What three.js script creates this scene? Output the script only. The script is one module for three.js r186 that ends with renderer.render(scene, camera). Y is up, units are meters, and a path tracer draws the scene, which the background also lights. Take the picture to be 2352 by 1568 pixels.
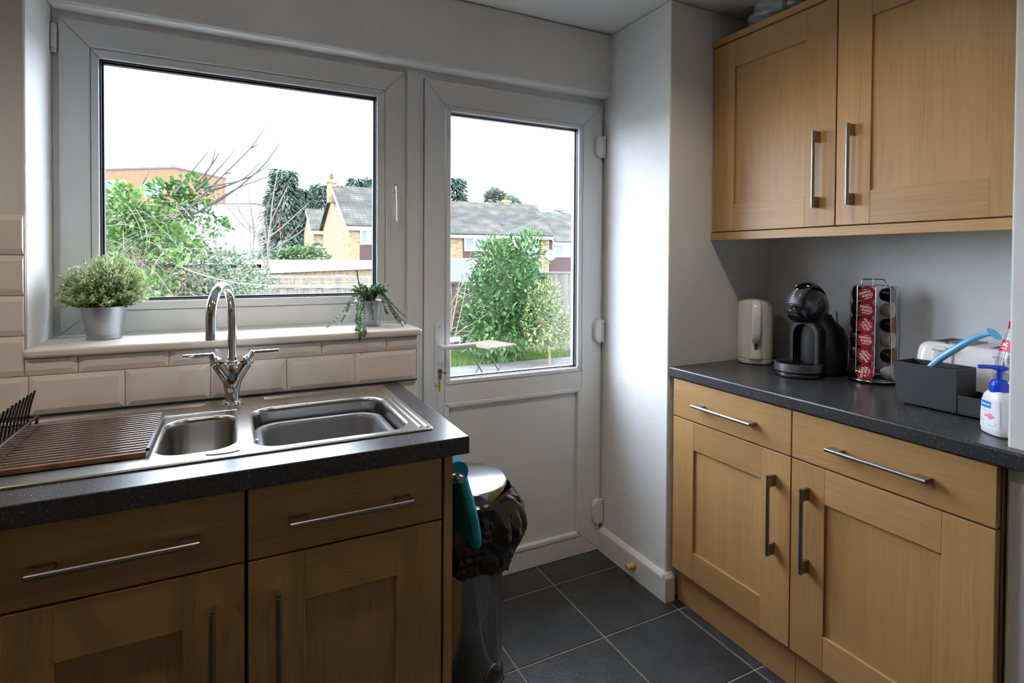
import * as THREE from 'three';
import { RoundedBoxGeometry } from 'three/addons/geometries/RoundedBoxGeometry.js';
import { mergeGeometries, toCreasedNormals } from 'three/addons/utils/BufferGeometryUtils.js';

// ───────────────────────── camera, sky, exposure ─────────────────────────
const scene = new THREE.Scene();
const FW = 2352, FH = 1568, F = 1263.2, CY = 614.8;
const camera = new THREE.PerspectiveCamera(2 * Math.atan(FH / 2 / F) * 180 / Math.PI, FW / FH, 0.05, 500);
camera.rotation.order = 'YXZ';
camera.position.set(-1.4752, 1.303, 2.0101);
camera.rotation.set(-0.0155, -0.4677, 0.0056);
camera.setViewOffset(FW, FH, 0, FH / 2 - CY, FW, FH);
camera.updateMatrixWorld();
scene.add(camera);

const renderer = new THREE.WebGLRenderer();
renderer.toneMapping = THREE.LinearToneMapping;
renderer.toneMappingExposure = 1.16;
renderer.shadowMap.enabled = true;
scene.background = new THREE.Color().setRGB(11.9, 13.6, 16.2);   // even white overcast

// ───────────────────────── helpers ─────────────────────────
function rng(seed) { let a = seed >>> 0; return () => { a = (a + 0x6D2B79F5) | 0; let t = Math.imul(a ^ (a >>> 15), 1 | a); t = (t + Math.imul(t ^ (t >>> 7), 61 | t)) ^ t; return ((t ^ (t >>> 14)) >>> 0) / 4294967296; }; }
const rnd = rng(20240);
const V = (x, y, z) => new THREE.Vector3(x, y, z);
const CAM = camera.position.clone(), CAMQ = camera.quaternion.clone();
const ray = (u, v) => V((u - FW / 2) / F, -(v - CY) / F, -1).applyQuaternion(CAMQ);
const at = (u, v, D) => ray(u, v).multiplyScalar(D).add(CAM);            // a point at depth D seen at a photo pixel
const onY = (u, v, y) => { const r = ray(u, v); return r.multiplyScalar((y - CAM.y) / r.y).add(CAM); };
const onZ = (u, v, z) => { const r = ray(u, v); return r.multiplyScalar((z - CAM.z) / r.z).add(CAM); };
const onX = (u, v, x) => { const r = ray(u, v); return r.multiplyScalar((x - CAM.x) / r.x).add(CAM); };

const counts = {};
function numbered(name) { const n = counts[name] = (counts[name] ?? -1) + 1; return n ? name + '_' + String(n).padStart(3, '0') : name; }
const origin = new Map();                                                  // object -> world origin of its geometry
const orgOf = (o) => origin.get(o) ?? V(0, 0, 0);
function thing(name, label, category, p = [0, 0, 0], group) {
  const o = new THREE.Group(); o.name = numbered(name); o.position.set(...p); scene.add(o); origin.set(o, V(...p));
  o.userData = { label, category }; if (group) o.userData.group = group; return o;
}
function struct(name, label, p = [0, 0, 0]) {
  const o = new THREE.Group(); o.name = name; o.position.set(...p); scene.add(o); origin.set(o, V(...p));
  o.userData = { label, category: name.split('_')[0], kind: 'structure' }; return o;
}
// a mesh whose geometry is given in world coordinates, added under parent
function part(parent, name, geo, mat, label) {
  const o = orgOf(parent); if (o.lengthSq()) geo.translate(-o.x, -o.y, -o.z);
  const m = new THREE.Mesh(geo, mat); m.name = name; m.castShadow = m.receiveShadow = true; parent.add(m); origin.set(m, o);
  if (label) m.userData.label = label; return m;
}
function sub(parent, name) { const g = new THREE.Group(); g.name = name; parent.add(g); origin.set(g, orgOf(parent)); return g; }
function single(name, label, category, geo, mat, group) {
  const m = new THREE.Mesh(geo, mat); m.name = numbered(name); m.castShadow = m.receiveShadow = true; scene.add(m);
  m.userData = { label, category }; if (group) m.userData.group = group; return m;
}
const merge = (list) => mergeGeometries(list.map((g) => { const c = g.index ? g.toNonIndexed() : g; for (const k of Object.keys(c.attributes)) if (!['position', 'normal', 'uv'].includes(k)) c.deleteAttribute(k); return c; }));
// uv in metres; v runs along the grain axis g
function grainUV(geo, g = 'y', off = [rnd() * 3, rnd() * 3]) {
  const p = geo.attributes.position, n = geo.attributes.normal, uv = new Float32Array(p.count * 2), ax = 'xyz';
  const gi = ax.indexOf(g);
  for (let i = 0; i < p.count; i++) {
    const P = [p.getX(i), p.getY(i), p.getZ(i)], N = [Math.abs(n.getX(i)), Math.abs(n.getY(i)), Math.abs(n.getZ(i))];
    const d = N[0] > N[1] ? (N[0] > N[2] ? 0 : 2) : (N[1] > N[2] ? 1 : 2);
    const o = [0, 1, 2].filter((k) => k !== d); let a, b;
    if (o.includes(gi)) { b = P[gi]; a = P[o.find((k) => k !== gi)]; } else { a = P[o[0]]; b = P[o[1]] * 0.2; }
    uv[2 * i] = a + off[0]; uv[2 * i + 1] = b + off[1];
  }
  geo.setAttribute('uv', new THREE.BufferAttribute(uv, 2)); return geo;
}
function box(x0, x1, y0, y1, z0, z1, r = 0.001, g = 'y', seg = 1) {
  const w = x1 - x0, h = y1 - y0, d = z1 - z0; r = Math.min(r, w / 2.01, h / 2.01, d / 2.01);
  const geo = r > 0 ? new RoundedBoxGeometry(w, h, d, seg, r) : new THREE.BoxGeometry(w, h, d);
  geo.translate((x0 + x1) / 2, (y0 + y1) / 2, (z0 + z1) / 2); return grainUV(geo, g);
}
function tube(pts, r, rs = 8, seg = 0, closed = false) {
  const c = pts.length === 2 ? new THREE.LineCurve3(pts[0], pts[1]) : new THREE.CatmullRomCurve3(pts, closed, 'centripetal');
  return new THREE.TubeGeometry(c, seg || (pts.length === 2 ? 1 : pts.length * 5), r, rs, closed);
}
function capTube(pts, r, rs = 10, seg = 0) {                                // tube with closed ends
  const t = tube(pts, r, rs, seg), out = [t];
  const cap = (p, q) => { const g = new THREE.CircleGeometry(r, rs); const d = p.clone().sub(q).normalize(); g.applyQuaternion(new THREE.Quaternion().setFromUnitVectors(V(0, 0, 1), d)); g.translate(p.x, p.y, p.z); return g; };
  out.push(cap(pts[0], pts[1]), cap(pts[pts.length - 1], pts[pts.length - 2])); return merge(out);
}
function cone(p, q, r0, r1, rs = 5) {                                       // tapered straight segment
  const d = q.clone().sub(p), L = d.length(); const g = new THREE.CylinderGeometry(r1, r0, L, rs, 1, false);
  g.translate(0, L / 2, 0); g.applyQuaternion(new THREE.Quaternion().setFromUnitVectors(V(0, 1, 0), d.normalize())); g.translate(p.x, p.y, p.z); return g;
}
function lathe(prof, x, y, z, seg = 32) { const g = new THREE.LatheGeometry(prof.map(([r, h]) => new THREE.Vector2(r, h)), seg); g.translate(x, y, z); return g; }
function cyl(x, y, z, r, h, seg = 24, r2 = r) { const g = new THREE.CylinderGeometry(r2, r, h, seg); g.translate(x, y + h / 2, z); return g; }
function cylX(x0, x1, y, z, r, seg = 16) { const g = new THREE.CylinderGeometry(r, r, x1 - x0, seg); g.rotateZ(Math.PI / 2); g.translate((x0 + x1) / 2, y, z); return g; }
function cylZ(x, y, z0, z1, r, seg = 16) { const g = new THREE.CylinderGeometry(r, r, z1 - z0, seg); g.rotateX(Math.PI / 2); g.translate(x, y, (z0 + z1) / 2); return g; }
// closed ring of points of a rounded rectangle in xz
function rrect(x0, x1, z0, z1, r, n = 8) {
  r = Math.min(r, (x1 - x0) / 2, (z1 - z0) / 2); const out = [];
  for (const [cx, cz, a0] of [[x1 - r, z1 - r, 0], [x0 + r, z1 - r, 1], [x0 + r, z0 + r, 2], [x1 - r, z0 + r, 3]])
    for (let i = 0; i <= n; i++) { const a = (a0 + i / n) * Math.PI / 2; out.push([cx + r * Math.cos(a), cz + r * Math.sin(a)]); }
  return out;
}
// loft of closed rings (each an array of Vector3, same count)
function loft(rings, capStart = false, capEnd = false) {
  const n = rings[0].length, pos = [], uv = [], idx = [];
  rings.forEach((r, j) => { for (let i = 0; i <= n; i++) { const p = r[i % n]; pos.push(p.x, p.y, p.z); uv.push(i / n, j / (rings.length - 1)); } });
  for (let j = 0; j < rings.length - 1; j++) for (let i = 0; i < n; i++) { const a = j * (n + 1) + i, b = a + 1, c = a + n + 1, d = c + 1; idx.push(a, c, b, b, c, d); }
  const cap = (ring, flip) => { const c = ring.reduce((s, p) => s.add(p), V(0, 0, 0)).divideScalar(n); const k = pos.length / 3; pos.push(c.x, c.y, c.z); uv.push(.5, .5);
    for (const p of ring) { pos.push(p.x, p.y, p.z); uv.push(.5, .5); }
    for (let i = 0; i < n; i++) { const a = k + 1 + i, b = k + 1 + (i + 1) % n; flip ? idx.push(k, b, a) : idx.push(k, a, b); } };
  if (capStart) cap(rings[0], true); if (capEnd) cap(rings[rings.length - 1], false);
  const g = new THREE.BufferGeometry(); g.setAttribute('position', new THREE.Float32BufferAttribute(pos, 3)); g.setAttribute('uv', new THREE.Float32BufferAttribute(uv, 2)); g.setIndex(idx); g.computeVertexNormals();
  const nm = g.attributes.normal;                                          // weld the seam normals
  for (let j = 0; j < rings.length; j++) { const a = j * (n + 1), b = a + n; const s = V(nm.getX(a) + nm.getX(b), nm.getY(a) + nm.getY(b), nm.getZ(a) + nm.getZ(b)).normalize(); nm.setXYZ(a, s.x, s.y, s.z); nm.setXYZ(b, s.x, s.y, s.z); }
  return g;
}
function extrudeXY(shape, z0, depth, bevel = 0) {                           // shape in xy, extruded along z
  const g = new THREE.ExtrudeGeometry(shape, { depth: depth - 2 * bevel, bevelEnabled: bevel > 0, bevelThickness: bevel, bevelSize: bevel, bevelOffset: -bevel, bevelSegments: 2, curveSegments: 12 });
  g.translate(0, 0, z0 + bevel); return g;
}
const shapeOf = (pts) => new THREE.Shape(pts.map(([a, b]) => new THREE.Vector2(a, b)));
const pathOf = (pts) => new THREE.Path(pts.map(([a, b]) => new THREE.Vector2(a, b)));
function prismY(pts, y0, y1, bevel = 0, holes = []) {                       // pts in (x,z), extruded in y
  const s = shapeOf(pts.map(([x, z]) => [x, -z])); for (const h of holes) s.holes.push(pathOf(h.map(([x, z]) => [x, -z])));
  const g = extrudeXY(s, 0, y1 - y0, bevel); g.rotateX(-Math.PI / 2); g.translate(0, y0, 0); return g;
}

// ── noise and textures ──
function makeNoise(seed) {
  const r = rng(seed), N = 256, t = new Float32Array(N * N); for (let i = 0; i < t.length; i++) t[i] = r();
  return (x, y, px = 256, py = 256) => { let x0 = Math.floor(x), y0 = Math.floor(y); const fx = x - x0, fy = y - y0, sx = fx * fx * (3 - 2 * fx), sy = fy * fy * (3 - 2 * fy);
    const m = (a, p) => ((a % p) + p) % p, xa = m(x0, px), xb = m(x0 + 1, px), ya = m(y0, py), yb = m(y0 + 1, py);
    return (t[ya * N + xa] * (1 - sx) + t[ya * N + xb] * sx) * (1 - sy) + (t[yb * N + xa] * (1 - sx) + t[yb * N + xb] * sx) * sy; };
}
function tex(w, h, fn, srgb = true, rx = 1, ry = 1) {
  const d = new Uint8Array(w * h * 4);
  for (let y = 0; y < h; y++) for (let x = 0; x < w; x++) { const c = fn(x / w, y / h), i = (y * w + x) * 4; d[i] = Math.max(0, Math.min(255, c[0] * 255)); d[i + 1] = Math.max(0, Math.min(255, c[1] * 255)); d[i + 2] = Math.max(0, Math.min(255, c[2] * 255)); d[i + 3] = 255; }
  const t = new THREE.DataTexture(d, w, h); t.magFilter = THREE.LinearFilter; t.minFilter = THREE.LinearMipmapLinearFilter; t.generateMipmaps = true; t.wrapS = t.wrapT = THREE.RepeatWrapping; t.repeat.set(rx, ry);
  if (srgb) t.colorSpace = THREE.SRGBColorSpace; t.needsUpdate = true; return t;
}
function canvasTex(w, h, draw) { const c = document.createElement('canvas'); c.width = w; c.height = h; const g = c.getContext('2d'); draw(g, w, h); const t = new THREE.CanvasTexture(c); t.colorSpace = THREE.SRGBColorSpace; return t; }
const std = (o) => new THREE.MeshStandardMaterial(o);
const phys = (o) => new THREE.MeshPhysicalMaterial(o);
const lin = (r, g, b) => new THREE.Color().setRGB(r, g, b);

// oak: 0.5 m across x 1.0 m along
function oakTexture(seed, tone) {
  const n = makeNoise(seed);
  return tex(1024, 768, (u, v) => {
    const warp = (n(u * 4, v * 2, 4, 2) - .5) * .05 + (n(u * 9 + 7, v * 5, 9, 5) - .5) * .012;
    const uu = u + warp;
    const band = n(uu * 22, v * 1, 256, 1) * .5 + n(uu * 60 + 11, v * 2 + 3, 256, 2) * .3 + n(uu * 7, v * 1 + 9, 256, 1) * .45;
    const fib = n(uu * 190, v * 9, 256, 9), pore = n(uu * 230 + 40, v * 14 + 5, 256, 14);
    const p = pore > .8 ? (pore - .8) * 1.5 : 0;
    const k = 0.95 + (band - .6) * .09 + (fib - .5) * .06 - p * .3;
    return [tone[0] * k, tone[1] * (k - .006), tone[2] * (k - .015)];
  }, true, 2, 1);
}
// ───────────────────────── materials ─────────────────────────
const M = {};
{
  const oakA = oakTexture(11, [.735, .575, .365]), oakB = oakTexture(29, [.72, .562, .355]), oakC = oakTexture(47, [.75, .59, .38]);
  M.oak = [oakA, oakB, oakC].map((map) => std({ map, roughness: .42 }));
  M.oakCarcass = std({ color: 0x8a6f4d, roughness: .6 });
  const pn = makeNoise(5);
  const plasterBump = tex(512, 512, (u, v) => { const k = pn(u * 14, v * 14, 14, 14) * .5 + pn(u * 60, v * 60, 60, 60) * .3 + pn(u * 200, v * 200, 200, 200) * .2; return [k, k, k]; }, false, .9, .9);
  const plaster = tex(512, 512, (u, v) => { const k = .985 + (pn(u * 7, v * 7, 7, 7) - .5) * .02 + (pn(u * 40 + 3, v * 40, 40, 40) - .5) * .015; return [k * .9, k * .897, k * .89]; }, true, .7, .7);
  M.paint = std({ map: plaster, bumpMap: plasterBump, bumpScale: .0012, roughness: .75 });
  M.paintBeige = std({ color: 0x8c7d6b, bumpMap: plasterBump, bumpScale: .001, roughness: .8 });
  M.ceiling = std({ color: 0xdddcd9, bumpMap: plasterBump, bumpScale: .001, roughness: .85 });
  M.wallTile = [0xe3ddd3, 0xe1dbd0, 0xe5dfd5].map((color) => phys({ color, roughness: .14, clearcoat: .4, clearcoatRoughness: .05 }));
  M.wallGrout = std({ color: 0xb5aa97, roughness: .95 });
  M.upvc = std({ color: 0xdcdddd, roughness: .32 });
  M.upvcPanel = std({ color: 0xd9dada, roughness: .42 });
  M.upvcLine = std({ color: 0x8d8d8a, roughness: .7 });
  M.gasket = std({ color: 0x1c1d22, roughness: .6 });
  M.spacer = std({ color: 0x9aa0aa, metalness: .8, roughness: .4 });
  M.glass = phys({ color: 0xffffff, transmission: 1, thickness: 0, roughness: 0, ior: 1.5 });
  M.sill = phys({ color: 0xded9cf, roughness: .3 });
  M.skirting = std({ color: 0xdedcd6, roughness: .35 });
  const fn = makeNoise(77);
  const slate = (seed) => { const s = seed * 13.7; return tex(512, 512, (u, v) => { const a = fn(u * 5 + s, v * 5, 256, 5), b = fn(u * 18 + s, v * 18, 256, 18), c = fn(u * 90 + s, v * 90, 256, 90), d = fn(u * 40 + s + 50, v * 40, 256, 40);
    let k = .205 + (a - .5) * .06 + (b - .5) * .045 + (c - .5) * .025; if (d > .93) k += (d - .93) * .7; return [k * .98, k, k * 1.04]; }, true, 1 / .34, 1 / .34); };
  const slateBump = tex(512, 512, (u, v) => { const k = fn(u * 12, v * 12, 12, 12) * .4 + fn(u * 45, v * 45, 45, 45) * .35 + fn(u * 160, v * 160, 160, 160) * .25; return [k, k, k]; }, false, 1 / .34, 1 / .34);
  M.floorTile = [1, 2, 3].map((s) => std({ map: slate(s), bumpMap: slateBump, bumpScale: .0012, roughness: .42 }));
  M.floorGrout = std({ color: 0x8c877d, roughness: .95 });
  const wn = makeNoise(91), wr = rng(4);
  const speck = new Float32Array(1024 * 1024); for (let i = 0; i < 9000; i++) { const x = (wr() * 1024) | 0, y = (wr() * 1024) | 0, b = .15 + wr() * wr() * .55; speck[y * 1024 + x] = b; if (wr() > .45) speck[y * 1024 + ((x + 1) & 1023)] = b * .8; if (wr() > .6) speck[((y + 1) & 1023) * 1024 + x] = b * .7; }
  const wt = tex(1024, 1024, (u, v) => { const x = (u * 1024) | 0, y = (v * 1024) | 0; const k = .225 + (wn(u * 200, v * 200, 200, 200) - .5) * .03 + (wn(u * 20, v * 20, 20, 20) - .5) * .012 + speck[y * 1024 + x] * 1.1; return [k, k * 1.005, k * 1.03]; }, true, 1 / .9, 1 / .9);
  M.worktop = std({ map: wt, roughness: .26 });
  const bn = makeNoise(33);
  const brush = tex(256, 512, (u, v) => { const k = .42 + (bn(u * 4, v * 250, 4, 250) - .5) * .28; return [k, k, k]; }, false, 1, 3);
  M.steel = std({ color: 0xb4b0aa, metalness: 1, roughness: .27 });
  M.steelBrushed = std({ color: 0xb9b7b4, metalness: 1, roughness: .36, roughnessMap: null });
  M.handle = std({ color: 0xa19d97, metalness: 1, roughness: .33 });
  M.chrome = std({ color: 0xe4e6e8, metalness: 1, roughness: .04 });
  M.wire = std({ color: 0xd5d6d8, metalness: 1, roughness: .12 });
  M.binSteel = std({ color: 0xaeafb1, metalness: 1, roughness: .13 });
  M.galv = std({ color: 0xa9adb2, metalness: 1, roughness: .36 });
  M.blackPlastic = std({ color: 0x17171a, roughness: .38 });
  M.blackGloss = phys({ color: 0x0c0c0e, roughness: .12, clearcoat: 1, clearcoatRoughness: .05 });
  M.charcoalGloss = phys({ color: 0x2c2e33, roughness: .2, clearcoat: .7, clearcoatRoughness: .08 });
  M.greyPlastic = std({ color: 0x4c4f54, roughness: .35 });
  M.binBag = phys({ color: 0x0b0b0c, roughness: .24, clearcoat: .6, clearcoatRoughness: .2 });
  M.caddy = std({ color: 0x2e2d31, roughness: .5 });
  M.whitePlastic = phys({ color: 0xeae7e0, roughness: .22, clearcoat: .3 });
  M.toasterWhite = phys({ color: 0xe3e2e0, roughness: .2, clearcoat: .5 });
  M.slot = std({ color: 0x2a2b2c, roughness: .5, metalness: .3 });
  M.blackWire = std({ color: 0x1a1a1d, roughness: .35, metalness: .3 });
  M.teal = std({ color: 0x0f7890, roughness: .95 });
  {
    const tn = makeNoise(8), tb = tex(256, 256, (u, v) => { const k = tn(u * 128, v * 128, 128, 128) * .7 + tn(u * 50, v * 50, 50, 50) * .3; return [k, k, k]; }, false, 8, 8);
    M.towel = phys({ color: 0x12809a, roughness: 1, sheen: .5, sheenColor: new THREE.Color(0x4fb4cc), sheenRoughness: .6, bumpMap: tb, bumpScale: .002 });
  }
  M.washBowl = std({ color: 0x6d6f72, roughness: .34 });
  {
    const cn = makeNoise(62), copper = tex(512, 256, (u, v) => { const k = .9 + (cn(u * 6, v * 30, 6, 30) - .5) * .3 + (cn(u * 40, v * 40, 40, 40) - .5) * .1; return [.5 * k, .36 * k, .25 * k]; }, true, 2, 2);
    M.board = std({ map: copper, roughness: .42 });
  }
  M.key = std({ color: 0x8a8378, metalness: 1, roughness: .3 });
  M.fob = std({ color: 0xd8e46a, roughness: .4 });
  M.doorStop = std({ color: 0xcfa96d, roughness: .5 });
  M.lightBlue = phys({ color: 0x6fb6e6, roughness: .25, clearcoat: .3 });
  M.deepBlue = phys({ color: 0x1544d8, roughness: .22, transmission: .25, thickness: 0 });
  M.redPlastic = phys({ color: 0xb4151c, roughness: .25 });
  M.clearPlastic = phys({ color: 0xf0f4f4, transmission: .92, thickness: 0, roughness: .05, ior: 1.45 });
  M.soapBody = phys({ color: 0xe8e8ec, roughness: .3, transmission: .12, thickness: 0 });
  M.cable = std({ color: 0xdcd8d2, roughness: .5 });
  M.redCable = std({ color: 0x8f1418, roughness: .5 });
  M.bag = phys({ color: 0xd8dcdf, transmission: .55, thickness: 0, roughness: .25 });
  M.soil = std({ color: 0x3a2c20, roughness: 1 });
}
// ───────────────────────── room shell ─────────────────────────
const H = 2.287, ZW = .2176, ZL = .047, XL = -1.944, SILL = 1.07, LINT = 2.0164, XWE = -.9285;
const WTOP = .8975, PIER = .413, ALC = .553, NIBX = .048, NIBZ = 1.425;
{
  const floor = struct('floor', 'dark grey slate-look square floor tiles with pale grout');
  part(floor, 'grout', box(-3.2, .75, -.08, -.0022, -.02, 3.55, 0), M.floorGrout);
  const S = .3375, gx = -.334, gz = .1398, gap = .006, proto = [];
  for (let i = -9; i < 4; i++) for (let k = -1; k < 11; k++) {
    const x0 = Math.max(gx + i * S + gap / 2, -3.15), x1 = Math.min(gx + (i + 1) * S - gap / 2, .7), z0 = Math.max(gz + k * S + gap / 2, -.015), z1 = Math.min(gz + (k + 1) * S - gap / 2, 3.5);
    if (x1 - x0 < .02 || z1 - z0 < .02) continue;
    part(floor, 'floor_tile', box(x0, x1, -.01, (rnd() - .5) * .0006, z0, z1, .0016, 'z'), M.floorTile[(rnd() * 3) | 0]);
  }
  const ceil = struct('ceiling', 'plain white painted ceiling');
  part(ceil, 'plaster', box(-3.2, .8, H, H + .12, -.25, 3.6, 0, 'x'), M.ceiling);

  // back wall: thick below and beside the window, shallower over it
  const wb = struct('wall_back', 'window wall, white bevelled tiles below painted plaster');
  part(wb, 'plaster', box(-3.2, XL, 0, H, -.25, ZW, .006), M.paint);
  part(wb, 'plaster', box(XL - .002, XWE, 0, SILL - .024, -.25, ZW, .003), M.paint);
  part(wb, 'plaster', box(XL - .002, .06, LINT, H, -.25, ZL, .014, 'x', 4), M.paint);
  part(wb, 'threshold', box(-.93, .06, -.3, 0, -.25, -.02, 0), M.upvc);
  const rows = [.9005, 1.0011, 1.1031, 1.2051, 1.3071], TW = .202, TG = .0022;
  part(wb, 'grout', box(-2.7, XL - .002, .895, 1.4085, ZW - .002, ZW + .0035, 0), M.wallGrout);
  part(wb, 'grout', box(XL - .003, XWE + .0005, .895, SILL - .024, ZW - .002, ZW + .0035, 0), M.wallGrout);
  part(wb, 'sealant', box(-2.7, XWE, WTOP, WTOP + .0035, ZW, ZW + .0115, .001, 'x'), M.gasket, 'dark sealant line above the worktop');
  const tile = (x0, x1, y0, y1, bl, br, bb, bt) => {
    const i = .014, z0 = ZW + .002, z1 = ZW + .0055, z2 = ZW + .0095;
    const o = [[x0, y0], [x1, y0], [x1, y1], [x0, y1]], n = [[x0 + (bl ? i : .0012), y0 + (bb ? i : .0012)], [x1 - (br ? i : .0012), y0 + (bb ? i : .0012)], [x1 - (br ? i : .0012), y1 - (bt ? i : .0012)], [x0 + (bl ? i : .0012), y1 - (bt ? i : .0012)]];
    const pos = [], q = (a, b, c, d) => pos.push(...a, ...b, ...c, ...a, ...c, ...d);
    q([...n[0], z2], [...n[1], z2], [...n[2], z2], [...n[3], z2]);
    for (let k = 0; k < 4; k++) { const k2 = (k + 1) % 4; q([...o[k], z1], [...o[k2], z1], [...n[k2], z2], [...n[k], z2]); q([...o[k], z0], [...o[k2], z0], [...o[k2], z1], [...o[k], z1]); }
    const g = new THREE.BufferGeometry(); g.setAttribute('position', new THREE.Float32BufferAttribute(pos, 3)); g.computeVertexNormals();
    g.setAttribute('uv', new THREE.Float32BufferAttribute(new Float32Array(pos.length / 3 * 2), 2));
    part(wb, 'wall_tile', g, M.wallTile[(rnd() * 3) | 0]);
  };
  rows.forEach((y0, r) => {
    const y1 = (r === 0 ? 1.0011 : y0 + .102) - TG / 2, off = -1.9402 + (r % 2 ? TW / 2 : 0);
    for (let k = -5; k < 7; k++) {
      let a = off + k * TW + TG / 2, b = off + (k + 1) * TW - TG / 2;
      if (a < -2.7) continue;
      if (r >= 2) { if (a > XL - .02) continue; const cut = b > XL - .004; b = Math.min(b, XL - .004); if (b - a > .01) tile(a, b, y0 + TG / 2, y1, true, !cut, true, true); continue; }
      if (r === 1) {                                                      // second course: cut under the sill
        if (a >= XWE - .01) continue; const cutR = b > XWE; b = Math.min(b, XWE);
        if (a < XL - .004 && b > XL) { tile(a, XL - .004, y0 + TG / 2, y1, true, false, true, true); tile(XL - .003, b, y0 + TG / 2, SILL - .0265, false, true, true, false); continue; }
        if (b <= XL) tile(a, b, y0 + TG / 2, y1, true, true, true, true); else tile(a, b, y0 + TG / 2, SILL - .0265, true, !cutR, true, false);
        continue;
      }
      if (a >= XWE - .01) continue; const cutR = b > XWE + .005; b = Math.min(b, XWE);
      tile(a, b, y0, y1, true, !cutR, true, true);
    }
  });

  const pier = struct('wall_right_pier', 'white plastered pier beside the back door');
  part(pier, 'plaster', box(0, ALC + .3, 0, H, -.25, PIER, .007, 'y', 3), M.paint);
  const wr = struct('wall_right', 'white painted back wall of the cupboard alcove');
  part(wr, 'plaster', box(ALC, ALC + .25, 0, H, PIER - .02, 1.5, 0), M.paint);
  const nib = struct('wall_right_nib', 'white plastered wall end beside the cupboard alcove');
  part(nib, 'plaster', box(NIBX, ALC + .3, 0, H, NIBZ, 3.6, .006, 'y', 3), M.paint);
  const wl = struct('wall_left', 'beige painted wall at the left end of the kitchen');
  part(wl, 'plaster', box(-3.3, -3.0, 0, H, -.25, 3.6, 0), M.paintBeige);
  const wf = struct('wall_front', 'beige painted wall facing the window');
  part(wf, 'plaster', box(-3.3, .9, 0, H, 3.4, 3.6, 0), M.paintBeige);

  // skirting round the pier
  const bb = struct('baseboard_right', 'white painted skirting board round the foot of the pier');
  const sk = shapeOf([[0, 0], [.018, 0], [.018, .086], [.0165, .092], [.006, .104], [0, .106]]);
  const run = extrudeXY(shapeOf([[0, 0], [0, .106], [-.006, .104], [-.0165, .092], [-.018, .086], [-.018, 0]]), 0, PIER);   // along z, proud of x=0
  part(bb, 'skirting', grainUV(run, 'z'), M.skirting);
  const ret = extrudeXY(sk, 0, .046); ret.rotateY(-Math.PI / 2); ret.translate(.028, 0, PIER);
  part(bb, 'skirting', grainUV(ret, 'x'), M.skirting);
  const ds = thing('door_stop', 'small round wooden door stop on the white skirting', 'door stop', [-.018, .054, .246]);
  { const g = lathe([[0, 0], [.0135, 0], [.0135, .006], [.0115, .012], [.0115, .034], [.010, .037], [.004, .037], [.004, .03], [0, .03]], 0, 0, 0, 20); g.rotateZ(Math.PI / 2); g.translate(-.018, .054, .246); part(ds, 'peg', g, M.doorStop); }

  // window board
  const sl = struct('trim_1', 'white window sill with rounded front edge');
  part(sl, 'sill_board', box(XL - .004, -.9152, SILL - .0235, SILL, -.01, .24, .009, 'x', 4), M.sill);
}
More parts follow.
